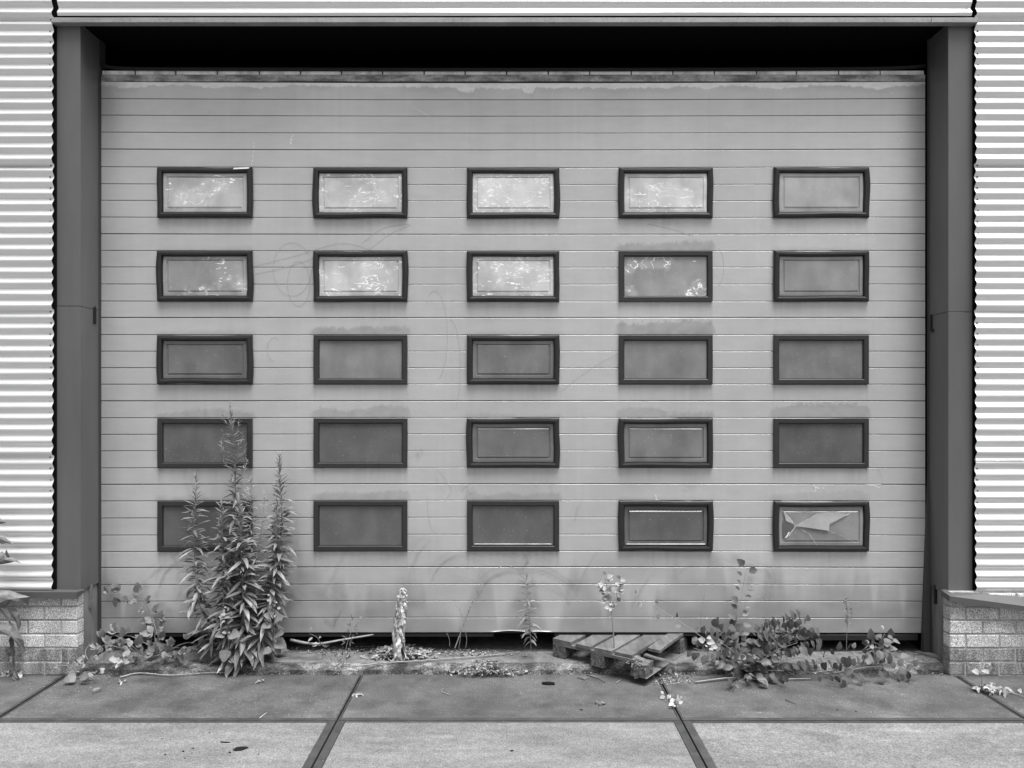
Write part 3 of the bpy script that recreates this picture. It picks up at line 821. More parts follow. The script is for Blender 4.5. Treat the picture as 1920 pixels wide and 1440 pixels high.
# ------------------------------------------------------------------ leaves
def prof(kind, t):
    if kind == 'lance': return .085 * (math.sin(math.pi * min(1, t ** .75)) ** .8) + .004
    if kind == 'ovate': return .34 * math.sin(math.pi * t ** .78) ** .9
    if kind == 'delta': return .50 * (math.sin(math.pi * t ** .60) ** .55) * (1 - .2 * t)
    if kind == 'dry': return .16 * math.sin(math.pi * t ** .8) ** .7
    return .3 * math.sin(math.pi * t)
leaf_cache = {}
def leaf_mesh(kind, var, mat):
    key = (kind, var, mat.name)
    if key in leaf_cache: return leaf_cache[key]
    rr = random.Random(hash((kind, var)) % 1000 + var * 31)
    rr = random.Random(sum(map(ord, kind)) + var * 31)
    ns = {'lance': 6, 'ovate': 7, 'delta': 12, 'dry': 7}.get(kind, 5)
    droop = {'lance': .28, 'ovate': .18, 'delta': .16, 'dry': .5}.get(kind, .2) * rr.uniform(.6, 1.5)
    fold = {'lance': .5, 'ovate': .3, 'delta': .18, 'dry': .9}.get(kind, .3)
    side = rr.uniform(-.08, .08)
    v, f = [], []
    for i in range(ns + 1):
        t = i / ns
        w = prof(kind, min(.999, max(.001, t)))
        if kind in ('delta', 'ovate') and 0 < i < ns: w *= 1 + (.05 if i % 2 else -.04)
        z = -droop * t * t
        y = side * math.sin(math.pi * t)
        tw = rr.uniform(-.5, .5) * w * (1.2 if kind == 'dry' else .25)
        if kind == 'dry': y += rr.uniform(-.05, .05)
        v += [(t, y + w, z + fold * w + tw), (t, y, z), (t, y - w, z + fold * w - tw)]
    for i in range(ns):
        a = i * 3
        f += [(a, a + 1, a + 4, a + 3), (a + 1, a + 2, a + 5, a + 4)]
    me = mesh('leaf', v, f, mat, smooth=kind != 'dry')
    leaf_cache[key] = me
    return me
def put_leaf(parent, loc, d, up, L, kind, mat, wid=1.0, name='leaf'):
    d = Vector(d).normalized(); up = Vector(up)
    y = up.cross(d)
    if y.length < 1e-3: y = Vector((1, 0, 0)).cross(d)
    y.normalize(); z = d.cross(y)
    me = leaf_mesh(kind, random.randrange(5), mat)
    o = bpy.data.objects.new(name, me)
    C.objects.link(o); o.parent = parent
    loc = Vector(loc)
    # keep clear of the door face and of the ground
    tip = loc + d * L
    R = Matrix((d, y, z)).transposed()
    mat4 = Matrix.Translation(loc - ORG[parent.name]) @ R.to_4x4() @ Matrix.Diagonal((L, L * wid, L, 1))
    o.matrix_local = mat4
    return o
YMAX = DY - .012
def clampdir(p, d, L):
    d = Vector(d).normalized()
    if p.y + d.y * L > YMAX - .01:
        d.y = (YMAX - .01 - p.y) / L
        d.normalize()
    return d

# horseweeds: tall leafy stems
def horseweed(pts, label, n_per_m=85, l0=.12, l1=.105, l2=.03, r=.0045, panicle=0, bare=0.0, group='horseweeds in front of the door', wid=1.0):
    path = smooth_poly([P(*p) for p in pts], 8)
    path = [Vector((q.x, min(q.y, YMAX - .02), q.z)) for q in path]
    root = thing('horseweed', path[0], label, 'weed', group)
    b = MB(); m = len(path); b.tube(path, [r * (1 - .8 * i / (m - 1)) for i in range(m)], 5); b.build('stem', M['stalk'], root, smooth=True)
    L = length(path); n = int(L * n_per_m * 2.1); az = random.uniform(0, 6)
    for i in range(n):
        t = bare + (1 - bare) * (i + random.random() * .6) / n
        p, tg = along(path, min(t, .995)); az += 2.4 + random.uniform(-1.0, 1.0)
        el = (-.45 + 1.0 * t) if t < .6 else .15 + 1.1 * ((t - .6) / .4) ** 1.6
        el += random.uniform(-.5, .45)
        ll = (l0 + (l1 - l0) * t / .55) if t < .55 else l1 + (l2 - l1) * ((t - .55) / .45) ** 1.1
        ll *= random.uniform(.75, 1.3)
        d = Vector((math.cos(az) * math.cos(el), math.sin(az) * math.cos(el) * .75, math.sin(el)))
        d = clampdir(p, d, ll)
        put_leaf(root, p, d, Vector((random.uniform(-.3, .3), -.35, 1)), ll, 'dry' if t < .35 and random.random() < .10 else 'lance', M['wilt'] if t < .35 and random.random() < .15 else M['leaf'], wid * (1.12 - .22 * t) * random.uniform(.85, 1.15))
    for k in range(panicle):
        t = .70 + .24 * k / max(1, panicle)
        p, tg = along(path, t); s = -1 if k % 2 else 1
        ln = .17 * (1 - .5 * k / panicle) * random.uniform(.8, 1.1)
        q = smooth_poly([p, p + Vector((s * ln * .5, random.uniform(-.05, .01), ln * .45)), p + Vector((s * ln * .62, random.uniform(-.06, .01), ln))], 5)
        b = MB(); b.tube(q, .0016, 4); br = b.build('branch', M['stalk'], root)
        for j in range(14):
            pp, tt = along(q, .25 + .75 * j / 14)
            a = random.uniform(0, 6.28); dv = tt * .8 + Vector((math.cos(a), math.sin(a) * .6, .3)) * .8
            put_leaf(br, pp, clampdir(pp, dv, .03), Vector((0, -.3, 1)), random.uniform(.018, .034), 'lance', M['leaf'], 1.0)
    return root
horseweed([(438, 1240, .09), (437, 1100, .10), (441, 980, .12), (440, 860, .13), (431, 757, .12)], 'tallest horseweed of the clump, its branching tip reaching up over the fourth row window', 75, .13, .115, .03, .006, 8)
horseweed([(425, 1225, .06), (395, 1195, .04), (372, 1120, .06), (364, 1020, .09), (369, 887, .12)], 'horseweed leaning out to the left of the clump, with a bare bent lower stem', 70, .125, .12, .03, .0045, 0, .08)
horseweed([(432, 1238, .04), (420, 1130, .03), (418, 1040, .04), (415, 943, .06)], 'pale tipped horseweed just left of the middle of the clump', 85, .13, .115, .04, .005, 0, .03, wid=1.1)
horseweed([(448, 1240, .02), (455, 1140, .0), (452, 1040, .01), (447, 940, .03)], 'front horseweed of the clump, broad and leafy to the ground', 90, .14, .125, .045, .005, 0, .03, wid=1.15)
horseweed([(460, 1238, .08), (466, 1110, .10), (470, 1000, .13), (471, 898, .14)], 'thin dark horseweed standing behind the front stems of the clump', 65, .11, .095, .03, .004)
horseweed([(462, 1235, .04), (470, 1090, .04), (488, 1010, .05), (497, 921, .06)], 'slender sparse horseweed slanting right out of the clump', 42, .11, .075, .025, .0035, 0, .1)
horseweed([(478, 1235, .06), (508, 1120, .07), (527, 1000, .10), (526, 920, .12), (523, 852, .12)], 'tall horseweed at the right of the clump with a drooping leafy side', 80, .14, .125, .035, .005, 0, .06, wid=1.15)
horseweed([(474, 1238, .03), (500, 1150, .02), (516, 1050, .03), (519, 935, .05)], 'shorter horseweed just in front of the right hand tall one', 75, .135, .11, .035, .0045, 0, .06, wid=1.1)
horseweed([(996, 1220, .12), (993, 1170, .11), (989, 1120, .12), (986, 1078, .12)], 'small single horseweed under the middle column of windows', 42, .06, .088, .045, .003, 0, .10, 'young horseweed', wid=1.05)

# leafy low growth at the foot of the clump
def rosette(px, py, label, n=26, ln=.12, kind='ovate', mat='leaf', spread=1.0, cat='weed', name='broadleaf_weed', z=TZ):
    base = G(px, py, z)
    root = thing(name, base, label, cat)
    for i in range(n):
        a = random.uniform(0, 6.28); el = random.uniform(-.05, 1.0)
        d = Vector((math.cos(a) * math.cos(el) * spread, math.sin(a) * math.cos(el) * .7, math.sin(el) + .15))
        p = base + Vector((random.uniform(-.02, .02), random.uniform(-.02, .02), random.uniform(.0, .05)))
        L_ = ln * random.uniform(.45, 1.0)
        stem_d = clampdir(p, d, L_ * 1.6); q = p + stem_d * L_ * .6
        put_leaf(root, q, clampdir(q, stem_d + Vector((0, -.2, -.35)), L_), Vector((0, -.5, 1)), L_, 'lance' if random.random() < .7 else kind, M[mat], 1.1)
    return root
rosette(448, 1236, 'low broad leaves at the foot of the horseweed clump, left half', 30, .11)
rosette(490, 1232, 'low broad leaves at the foot of the horseweed clump, right half', 24, .11)

def seedling(pts, label, big, pale, name='poplar_seedling', cat='seedling', r=.0035, bigmat='leaf_mid', bigl=.068, pl=.026):
    path = smooth_poly([P(*p) for p in pts], 6)
    root = thing(name, path[0], label, cat)
    b = MB(); m = len(path); b.tube(path, [r * (1 - .6 * i / (m - 1)) for i in range(m)], 5); b.build('stem', M['stalk'], root, smooth=True)
    for (t, dx, dz, s) in big:
        p, _ = along(path, t)
        d = Vector((dx, -.5, dz)); L_ = bigl * s
        q = p + d.normalized() * L_ * .35
        b = MB(); b.tube([p, q], .0012, 4); st = b.build('leaf_stalk', M['stalk'], root)
        put_leaf(root, q, d + Vector((0, -.1, -.25)), Vector((random.uniform(-.3, .3), -1, .75)), L_, 'delta', M[bigmat], 1.0)
    for k in range(pale):
        t = random.uniform(.62, 1.0)
        p, _ = along(path, t)
        a = random.uniform(0, 6.28)
        d = Vector((math.cos(a), -abs(math.sin(a)) * .6, random.uniform(-.3, .9)))
        q = p + d.normalized() * random.uniform(.0, .03)
        put_leaf(root, q, d, Vector((random.uniform(-.5, .5), -1, .5)), pl * random.uniform(.6, 1.3), 'ovate', M['leaf_pale'], 1.1)
    return root
seedling([(430, 1266, -.02), (429, 1220, -.04), (427, 1180, -.05), (426, 1140, -.05)], 'poplar seedling with round leaves in front of the left side of the horseweeds',
         [(.28, .9, -.2, .8), (.45, -.2, -.9, 1.15), (.62, 1, .35, 1.15), (.62, -1, .2, .9), (.8, .7, .6, .7), (.85, -.8, .6, .6), (.3, -.7, .3, .6)], 14)
seedling([(515, 1267, -.01), (514, 1220, -.03), (514, 1170, -.04), (511, 1118, -.04)], 'poplar seedling with a bleached top in front of the right side of the horseweeds',
         [(.36, -1, -.2, .85), (.46, 1, -.1, 1.2), (.52, .7, .5, 1.05), (.66, -1, .1, .9), (.72, 1, .6, .95), (.74, -.8, .6, .8), (.42, .8, -.6, .9)], 20)

# pale sapling beside the pallet
root = seedling([(1153, 1249, -.03), (1151, 1200, -.03), (1147, 1150, -.02), (1143, 1120, .0), (1133, 1080, .02)], 'thin sapling with bleached leaves standing in front of the pallet',
                [(.55, -.8, .2, .4)], 20, 'bleached_sapling', 'sapling', .0055, 'leaf_mid', .05, .036)
pth = smooth_poly([P(1146, 1145, -.02), P(1158, 1120, -.02), P(1163, 1085, -.01)], 5)
b = MB(); b.tube(pth, .002, 5); br = b.build('branch', M['stalk'], root)
for k in range(22):
    p, _ = along(pth, random.uniform(.15, 1)); a = random.uniform(0, 6.28)
    put_leaf(br, p, (math.cos(a), -.5 * abs(math.sin(a)), random.uniform(-.6, .7)), (random.uniform(-.5, .5), -1, .6), random.uniform(.022, .044), 'ovate', M['leaf_pale'] if random.random() < .65 else M['leaf_mid'], 1.1)
pth = smooth_poly([P(1145, 1130, -.01), P(1130, 1105, .0), P(1124, 1090, .0)], 5)
b = MB(); b.tube(pth, .002, 5); br = b.build('branch', M['stalk'], root)
for k in range(18):
    p, _ = along(pth, random.uniform(.1, 1)); a = random.uniform(0, 6.28)
    put_leaf(br, p, (math.cos(a), -.5 * abs(math.sin(a)), random.uniform(-.6, .7)), (random.uniform(-.5, .5), -1, .6), random.uniform(.022, .044), 'ovate', M['leaf_pale'] if random.random() < .5 else M['leaf_mid'], 1.1)

# brambles: arching canes with leaflets in threes
def bramble(name, base, label, canes, mat='leaf_mid', ll=.075, step=.07, cat='bramble', pale=0.0, kind='ovate', hang=.3, three=True, r=.003, group=None):
    root = thing(name, base, label, cat, group)
    for cane in canes:
        path = smooth_poly([q if isinstance(q, Vector) else P(*q) for q in cane], 6)
        path = [Vector((q.x, min(q.y, YMAX - .004), max(q.z, .006))) for q in path]
        b = MB(); m = len(path); b.tube(path, [r * (1 - .6 * i / (m - 1)) for i in range(m)], 5)
        st = b.build('cane', M['stalk'], root, smooth=True)
        L_ = length(path); n = max(1, int(L_ / step)); s = 1
        for i in range(n + 1):
            t = min(.995, .06 + .94 * (i + random.uniform(-.25, .25)) / max(1, n)); t = max(.02, t)
            p, tg = along(path, t); s = -s
            sd = tg.cross(Vector((0, -1, 0))).normalized() * s
            d0 = (sd * .9 + tg * .35 + Vector((0, random.uniform(-.7, .1), random.uniform(-hang, .35)))).normalized()
            q = p + d0 * ll * .4
            q.y = min(q.y, YMAX - .03); q.z = max(q.z, .02)
            offs = ((0, 1.0), (.95, .8), (-.95, .8)) if three else ((0, 1.0),)
            for (ang, sc) in offs:
                rot = Matrix.Rotation(ang + random.uniform(-.2, .2), 3, Vector((random.uniform(-.2, .2), -1, .5)).normalized())
                d = rot @ d0
                lf = ll * sc * random.uniform(.55, 1.2)
                d = clampdir(q, d, lf)
                if q.z + d.z * lf < .012: d.z = (.012 - q.z) / lf
                put_leaf(st, q, d, Vector((random.uniform(-.9, .9), random.uniform(-1.1, -.3), random.uniform(.4, 1))), lf, kind, M['leaf_pale'] if random.random() < pale else M[mat], 1.05)
    return root
bramble('bramble', G(250, 1235, TZ), 'bramble spreading left of the horseweeds, one shoot climbing the door boards',
        [[(292, 1228, .0), (310, 1215, .02), (335, 1214, .0)], [(270, 1232, .03), (225, 1215, .0), (195, 1206, .02)], [(305, 1222, .12), (292, 1180, .17), (280, 1145, .2), (262, 1122, .2), (240, 1113, .2), (206, 1117, .2)],
         [(300, 1225, .10), (262, 1200, .10), (230, 1190, .12), (200, 1196, .13)],
         [(300, 1228, .08), (330, 1212, .06), (360, 1205, .05), (380, 1222, .03)],
         [(270, 1230, .05), (240, 1205, .02), (215, 1190, .06)],
         [(290, 1230, .04), (320, 1226, .0), (352, 1230, -.01)],
         [(300, 1225, .13), (290, 1195, .17), (296, 1160, .19)]], 'leaf_mid', .068, .045)
bramble('bramble', G(140, 1258), 'small bramble creeping from the joint by the left brick base, with one trailing cane',
        [[(215, 1205, .03), (185, 1215, .0), (165, 1240, -.04), (150, 1262, -.09)], [(150, 1262, -.1), (135, 1250, -.1), (112, 1247, -.12)], [(150, 1265, -.1), (160, 1260, -.14), (180, 1262, -.16)],
         [(165, 1238, -.04), (160, 1222, -.02), (170, 1205, .03)], ], 'leaf_mid', .048, .07)
seedling([(237, 1262, -.02), (232, 1250, -.03), (228, 1230, -.04)], 'small white leaved sprout at the threshold by the left brick base', [], 12, 'white_sprout', 'sprout', .002, 'leaf_mid', .05, .05)
seedling([(152, 1290, -.15), (152, 1276, -.16), (150, 1264, -.17)], 'tiny sprout with two grey leaves standing on the left slab', [(.8, -1, .2, .8), (.9, 1, .3, .7)], 0, 'grey_sprout', 'sprout', .002, 'leaf_mid', .09)
# big bush right of the pallet
canes = []
B0 = (1400, 1262)
for (tx, ty, Y1, lift) in ((1312, 1192, .02, 30), (1335, 1180, .08, 40), (1352, 1205, -.08, 25), (1300, 1215, -.02, 20), (1365, 1178, .1, 45), (1440, 1180, .06, 50), (1455, 1172, .02, 40), (1480, 1168, -.02, 45), (1500, 1165, .0, 40),
                       (1520, 1170, -.04, 40), (1525, 1192, -.06, 30), (1495, 1205, -.14, 25), (1462, 1222, -.18, 15), (1432, 1235, -.2, 10), (1405, 1225, -.2, 15), (1380, 1240, -.18, 10), (1350, 1232, -.12, 10), (1420, 1272, -.26, 6), (1372, 1285, -.26, 6), (1470, 1258, -.25, 8), (1530, 1228, -.12, 14)):
    mx, my = (B0[0] + tx) / 2 * .6 + tx * .4, min(B0[1], ty) - lift * .25
    canes.append([(B0[0] + (tx - B0[0]) * .12, B0[1] - 2, -.06), ((B0[0] + tx) / 2, (B0[1] + ty) / 2 - lift * .4, (Y1 - .06) / 2), (tx, ty, Y1)])
bramble('dogwood_bush', G(1400, 1264), 'dense dark leafy bush sprawling over the threshold right of the pallet', canes, 'leaf_dark', .064, .017, 'bush', .02, 'ovate', .6, False, .003)
bramble('arching_shoot', P(1400, 1262, -.05), 'upright shoot rising from the bush against the door, with paired leaves', [[(1378, 1264, -.04), (1381, 1200, .04), (1389, 1130, .14), (1399, 1064, .2)], ], 'leaf_dark', .066, .032, 'shoot', 0, 'ovate', .1, False, .003)
bramble('arching_shoot', P(1330, 1215, -.05), 'long bare shoot reaching left from the bush over the pallet', [[(1352, 1226, -.10), (1310, 1190, -.12), (1265, 1160, -.12), (1225, 1135, -.10), (1190, 1118, -.08)]], 'leaf_mid', .055, .075, 'shoot', 0, 'ovate', .8, False, .0028)
seedling([(1328, 1262, -.12), (1327, 1230, -.14), (1325, 1205, -.14), (1323, 1186, -.14)], 'sprig with a few white leaves at the left edge of the bush', [], 10, 'white_leaf_sprig', 'sprig', .002, 'leaf_mid', .05, .042)
bramble('trailing_bramble', P(1560, 1250, -.1), 'trailing bramble with a row of hanging leaves at the right end of the threshold',
        [[(1530, 1240, -.10), (1570, 1225, -.10), (1610, 1222, -.10), (1650, 1215, -.06), (1690, 1245, -.1), (1710, 1255, -.12)],
         [(1560, 1262, -.2), (1600, 1255, -.2), (1640, 1250, -.16), (1700, 1258, -.15)],
         [(1520, 1262, -.2), (1560, 1258, -.23), (1590, 1270, -.26)],
         [(1610, 1225, -.08), (1640, 1205, -.06), (1660, 1225, -.06)]], 'leaf_dark', .066, .026, 'bramble', 0, 'ovate', 1.0, False, .0025)
bramble('shiny_leaf_sprig', P(1650, 1225, .02), 'upright sprig of shiny light leaves at the right end of the door gap', [[(1648, 1232, .02), (1652, 1205, .0), (1660, 1185, .02)], [(1648, 1230, .02), (1640, 1205, 0), (1635, 1200, 0)], [(1650, 1225, .02), (1665, 1205, -.01), (1672, 1195, 0)]], 'leaf_mid', .055, .03, 'sprig', .3, 'ovate', .2, False, .002)
# seed stalk
st = smooth_poly([P(1587, 1218, .08), P(1588, 1180, .1), P(1590, 1150, .12), P(1582, 1122, .13)], 5)
root = thing('seed_stalk', st[0], 'thin brown seed stalk with small tufts standing behind the bush', 'weed')
b = MB(); b.tube(st, .002, 5); b.build('stem', M['twig'], root)
for t in (.55, .62, .78, .92, .98, .7):
    p, _ = along(st, t)
    for k in range(7):
        a = random.uniform(0, 6.28); put_leaf(root, p + Vector((random.uniform(-.02, .02), -.01, 0)), (math.cos(a), -.4, math.sin(a)), (0, -1, .4), random.uniform(.012, .026), 'ovate', M['wilt'], 1.0)

# small ferny weeds by the cane
bramble('ferny_weed', P(645, 1252, 0), 'feathery dark weed standing in front of the cane', [[(643, 1250, .0), (650, 1210, .02), (660, 1180, .05), (668, 1160, .08)]], 'leaf_dark', .042, .02, 'weed', 0, 'lance', .2, True, .0022)
bramble('ferny_weed', P(637, 1260, 0), 'low feathery weed leaning left at the threshold edge', [[(638, 1262, -.02), (628, 1240, -.03), (615, 1222, -.03), (602, 1216, -.02)]], 'leaf_dark', .045, .02, 'weed', 0, 'lance', .4, True, .002)
bramble('pale_leaf_sprig', P(598, 1208, .1), 'sprig of two pale leaves hanging over the cane', [[(600, 1204, .12), (593, 1194, .1), (580, 1188, .08)]], 'leaf_pale', .04, .03, 'sprig', 1, 'ovate', .3, False, .002)
bramble('joint_weed', G(1270, 1325), 'weed with white leaves growing in the open joint between two slabs', [[G(1272, 1330), G(1268, 1318, .03), G(1262, 1312, .05)], [G(1268, 1322), G(1270, 1312, .03), G(1264, 1306, .06)], [G(1258, 1308), G(1250, 1306, .02), G(1246, 1304, .02)]], 'leaf_pale', .032, .02, 'weed', .75, 'ovate', .2, False, .0018)
bramble('white_leaf_sprout', G(1275, 1262), 'white leaved sprout beside the foot of the pallet', [[G(1252, 1268), G(1262, 1264, .02), G(1268, 1262, .03)]], 'leaf_pale', .045, .025, 'sprout', .9, 'ovate', .1, False, .0018)

# wilted vine at the left edge
root = thing('wilted_vine', P(20, 1262, -.1), 'wilted vine with big curled dry leaves hanging over the left brick base', 'vine')
stm = smooth_poly([P(28, 1262, -.12), P(24, 1200, -.12), P(18, 1165, -.12), P(-10, 1120, -.12), P(-25, 1000, -.1), P(-20, 930, -.1)], 6)
b = MB(); b.tube(stm, .006, 6); b.build('stem', M['wilt'], root, smooth=True)
def big_leaf(px, py, Y, pts_px, mat, curl=.03, parent=None):
    """a large limp leaf: outline in photo pixels, domed and rippled, hanging at depth Y"""
    n = len(pts_px)
    cx = sum(p[0] for p in pts_px) / n; cy = sum(p[1] for p in pts_px) / n
    v, f = [P(cx, cy, Y - curl)], []
    for k, sc in enumerate((.5, 1.0)):
        for i, (x, y) in enumerate(pts_px):
            rip = (.012 if i % 2 else -.012) * (sc == 1.0)
            v.append(P(cx + (x - cx) * sc, cy + (y - cy) * sc, Y - curl * (1 - sc ** 2) + rip))
    for i in range(n):
        j = (i + 1) % n
        f.append((0, 1 + i, 1 + j)); f.append((1 + i, 1 + n + i, 1 + n + j, 1 + j))
    v2 = [q + Vector((0, .0012, 0)) for q in v]; m = len(v)
    return obj('leaf', v, f, mat, parent, smooth=False)
big_leaf(0, 0, -.13, [(-30, 1112), (-5, 1106), (20, 1107), (38, 1114), (56, 1119), (52, 1132), (40, 1127), (30, 1120), (18, 1130), (8, 1140), (-4, 1136), (-30, 1142)], M['wilt'], .05, root)
big_leaf(0, 0, -.14, [(-25, 1170), (0, 1168), (22, 1174), (36, 1186), (44, 1200), (48, 1222), (44, 1224), (36, 1206), (28, 1198), (18, 1188), (4, 1182), (-20, 1186)], M['wilt'], .06, root)
big_leaf(0, 0, -.12, [(14, 1140), (28, 1138), (36, 1150), (40, 1170), (36, 1184), (30, 1168), (22, 1156)], M['wilt'], .03, root)
big_leaf(0, 0, -.13, [(-20, 1042), (5, 1034), (14, 1045), (26, 1046), (40, 1056), (28, 1053), (16, 1056), (4, 1058), (-20, 1060)], M['wilt'], .03, root)
big_leaf(0, 0, -.11, [(-15, 1000), (4, 1002), (12, 1010), (24, 1018), (26, 1022), (12, 1018), (4, 1020), (-15, 1012)], M['wilt'], .02, root)
big_leaf(0, 0, -.11, [(-18, 968), (2, 972), (8, 979), (12, 980), (4, 982), (-18, 984)], M['wilt'], .02, root)
big_leaf(0, 0, -.11, [(8, 1040), (12, 1030), (18, 1044), (14, 1048)], M['leaf_dark'], .01, root)
for k in range(9):
    p, _ = along(stm, random.uniform(.0, .35))
    put_leaf(root, p, (random.uniform(-.6, .8), -.4, random.uniform(-1, -.2)), (random.uniform(-.4, .4), -1, .3), random.uniform(.05, .1), 'dry', M['wilt'], 1.0)
def dry_heap(px0, px1, py, label, n=22, ln=(.05, .13), mat='dry', name='dry_leaf_heap', z=0.0, dep=.12, hgt=.04):
    base = G((px0 + px1) / 2, py, z); root = thing(name, base, label, 'dead leaves')
    for k in range(n):
        x = G(random.uniform(px0, px1), py, z); x.y += random.uniform(-dep / 2, dep / 2); x.z += random.uniform(.008, hgt)
        a = random.uniform(0, 6.28)
        put_leaf(root, x, (math.cos(a), math.sin(a) * .6, random.uniform(-.15, .3)), (random.uniform(-.5, .5), -.4, 1), random.uniform(*ln), 'dry', M[mat] if random.random() < .65 else M['wilt'], 1.2)
    return root
dry_heap(-30, 40, 1264, 'heap of dry pale leaves on the slab under the wilted vine', 34, dep=.09)
dry_heap(1822, 1882, 1296, 'clump of curled dead leaves on the steel joint at the right', 26, (.03, .08), z=0, dep=.10)
seedling([(1840, 1294, -.28), (1841, 1270, -.28), (1840, 1248, -.28)], 'white leaved sprout rising from the dead leaves on the right joint', [], 9, 'white_sprout', 'sprout', .0018, 'leaf_mid', .05, .045)
seedling([(1925, 1303, -.3), (1922, 1300, -.3), (1918, 1296, -.3)], 'scrap of white leaves on the slab at the right edge', [], 6, 'white_sprout', 'sprout', .0018, 'leaf_mid', .05, .035)

# dead shrouded stalk in the middle with its mound of litter
DXc, DYc = 752, .10
base = P(748, 1222, DYc)
base.z = TZ
root = thing('dead_thistle', base, 'dead stalk shrouded in bleached hanging leaves, standing in front of the door', 'dead plant')
core = smooth_poly([base, P(748, 1190, DYc), P(752, 1150, DYc), P(754, 1118, DYc), P(755, 1106, DYc)], 6)
b = MB(); m = len(core); b.tube(core, [.014 - .006 * i / (m - 1) for i in range(m)], 8); b.build('stem', M['wilt'], root)
for k in range(54):
    t0 = random.choice((1.0, 1.0, .98, .9, .8, .7, .55, .45)) * random.uniform(.93, 1)
    a = random.uniform(0, 6.28)
    if random.random() < .6: a = -abs((a % math.pi))
    ln = random.uniform(.12, .30); n = 9
    p0, _ = along(core, min(.99, t0)); v, f = [], []
    w0 = random.uniform(.006, .013)
    ph = random.uniform(0, 6); ro = random.uniform(0, .013)
    for i in range(n + 1):
        s = i / n; t = max(0, t0 - s * ln / .42)
        p, _ = along(core, t)
        rad = .015 + ro + .012 * (1 - t) + .008 * math.sin(s * 9 + ph) + (.02 * (1 - t) ** 3)
        aa = a + .5 * math.sin(s * 5 + ph)
        if i == 0: rad *= .6
        q = p + Vector((math.cos(aa) * rad, math.sin(aa) * rad * .8, 0))
        q.z = max(q.z, TZ + .01)
        w = w0 * (.6 + .6 * math.sin(math.pi * min(1, s * .9 + .1)) + .35 * math.sin(s * 17 + ph))
        tn = Vector((-math.sin(aa), math.cos(aa), 0)); nr = Vector((math.cos(aa), math.sin(aa), 0))
        v += [q - tn * w + nr * random.uniform(-.003, .004), q + nr * .005, q + tn * w + nr * random.uniform(-.003, .004)]
    for i in range(n):
        c_ = i * 3; f += [(c_, c_ + 1, c_ + 4, c_ + 3), (c_ + 1, c_ + 2, c_ + 5, c_ + 4)]
    obj('dry_leaf', v, f, M['dry'] if k % 6 else M['leaf_pale'], root)
b = MB()
capc = along(core, .985)[0]
for i in range(5):
    a0 = i * 1.25
    pts = [capc + Vector((math.cos(a0) * .026 * math.sin(q), math.sin(a0) * .022 * math.sin(q), -.012 + .026 * math.cos(q))) for q in np.linspace(0, 2.2, 7)]
    b.tube(pts, [.007, .009, .006, .009, .006, .007, .004], 6)
b.build('dry_head', M['leaf_pale'], root, smooth=True)

def litter(name, label, n, region, size, mat, kind_='stuff', thick=.0, cat='litter', mound=None):
    """crumpled flakes scattered on a surface: one countless mass"""
    b = MB()
    for k in range(n):
        p, s = region()
        L_ = random.uniform(*size) * s; W = L_ * random.uniform(.25, .7)
        a = random.uniform(0, 6.28); tl = random.uniform(-.45, .45); rl = random.uniform(-.6, .6)
        d = Vector((math.cos(a) * math.cos(tl), math.sin(a) * math.cos(tl), math.sin(tl)))
        y = Vector((-math.sin(a), math.cos(a), rl)).normalized(); nrm = d.cross(y).normalized()
        c = .35 * W
        v = [p - d * L_ / 2, p - y * W / 2 + nrm * c, p + d * L_ / 2 + nrm * c * .4, p + y * W / 2 + nrm * c * .8, p + nrm * c * -.1]
        b.add(v, [(0, 1, 4), (1, 2, 4), (2, 3, 4), (3, 0, 4)])
    o = b.build(name, mat, None, kind=kind_)
    o['label'] = label; o['category'] = cat
    return o
def reg_px(px0, px1, py0, py1, z, hump=0.0, cxp=None):
    def fn():
        px = random.gauss((px0 + px1) / 2, (px1 - px0) / 4.2); py = random.uniform(py0, py1)
        p = G(px, py, z)
        p.z += .006 + hump * math.exp(-((px - (px0 + px1) / 2) / ((px1 - px0) * .28)) ** 2) * random.random()
        return p, 1
    return fn
def reg_uni(px0, px1, py0, py1, z):
    def fn():
        p = G(random.uniform(px0, px1), random.uniform(py0, py1), z); p.z += .006; return p, 1
    return fn
litter('leaf_litter', 'mound of dry leaf litter round the dead stalk', 620, reg_px(690, 812, 1219, 1239, TZ, .05), (.018, .065), M['litter'])
litter('leaf_litter', 'thin band of leaf litter on the threshold left of the dead stalk', 260, reg_uni(520, 720, 1213, 1226, TZ), (.008, .028), M['litter'])
litter('leaf_litter', 'scatter of leaf litter on the threshold right of the dead stalk', 320, reg_px(760, 985, 1219, 1231, TZ), (.008, .03), M['litter'])
litter('dry_grass_litter', 'heap of dry grass and leaf bits against the front of the threshold in the middle', 520, reg_px(845, 980, 1250, 1268, .012, .05), (.012, .04), M['litter'])
litter('grit', 'white grit and crumbs along the front foot of the threshold', 900, reg_uni(170, 1770, 1261, 1267, .0), (.004, .016), M['grit'])
litter('grit', 'grit gathered in the open joint right of the pallet', 300, reg_uni(1225, 1300, 1262, 1285, .0), (.005, .022), M['grit'])
litter('grit', 'crumbs lying along the joint at the left of the front slabs', 90, reg_uni(30, 240, 1266, 1300, .0), (.005, .016), M['grit'])
litter('grit', 'crumbs at the right end of the threshold by the post', 220, reg_uni(1660, 1775, 1222, 1245, TZ), (.006, .02), M['grit'])
litter('grit', 'specks of grit strewn over the front slabs', 420, reg_uni(0, 1920, 1275, 1436, .0), (.003, .009), M['grit'])
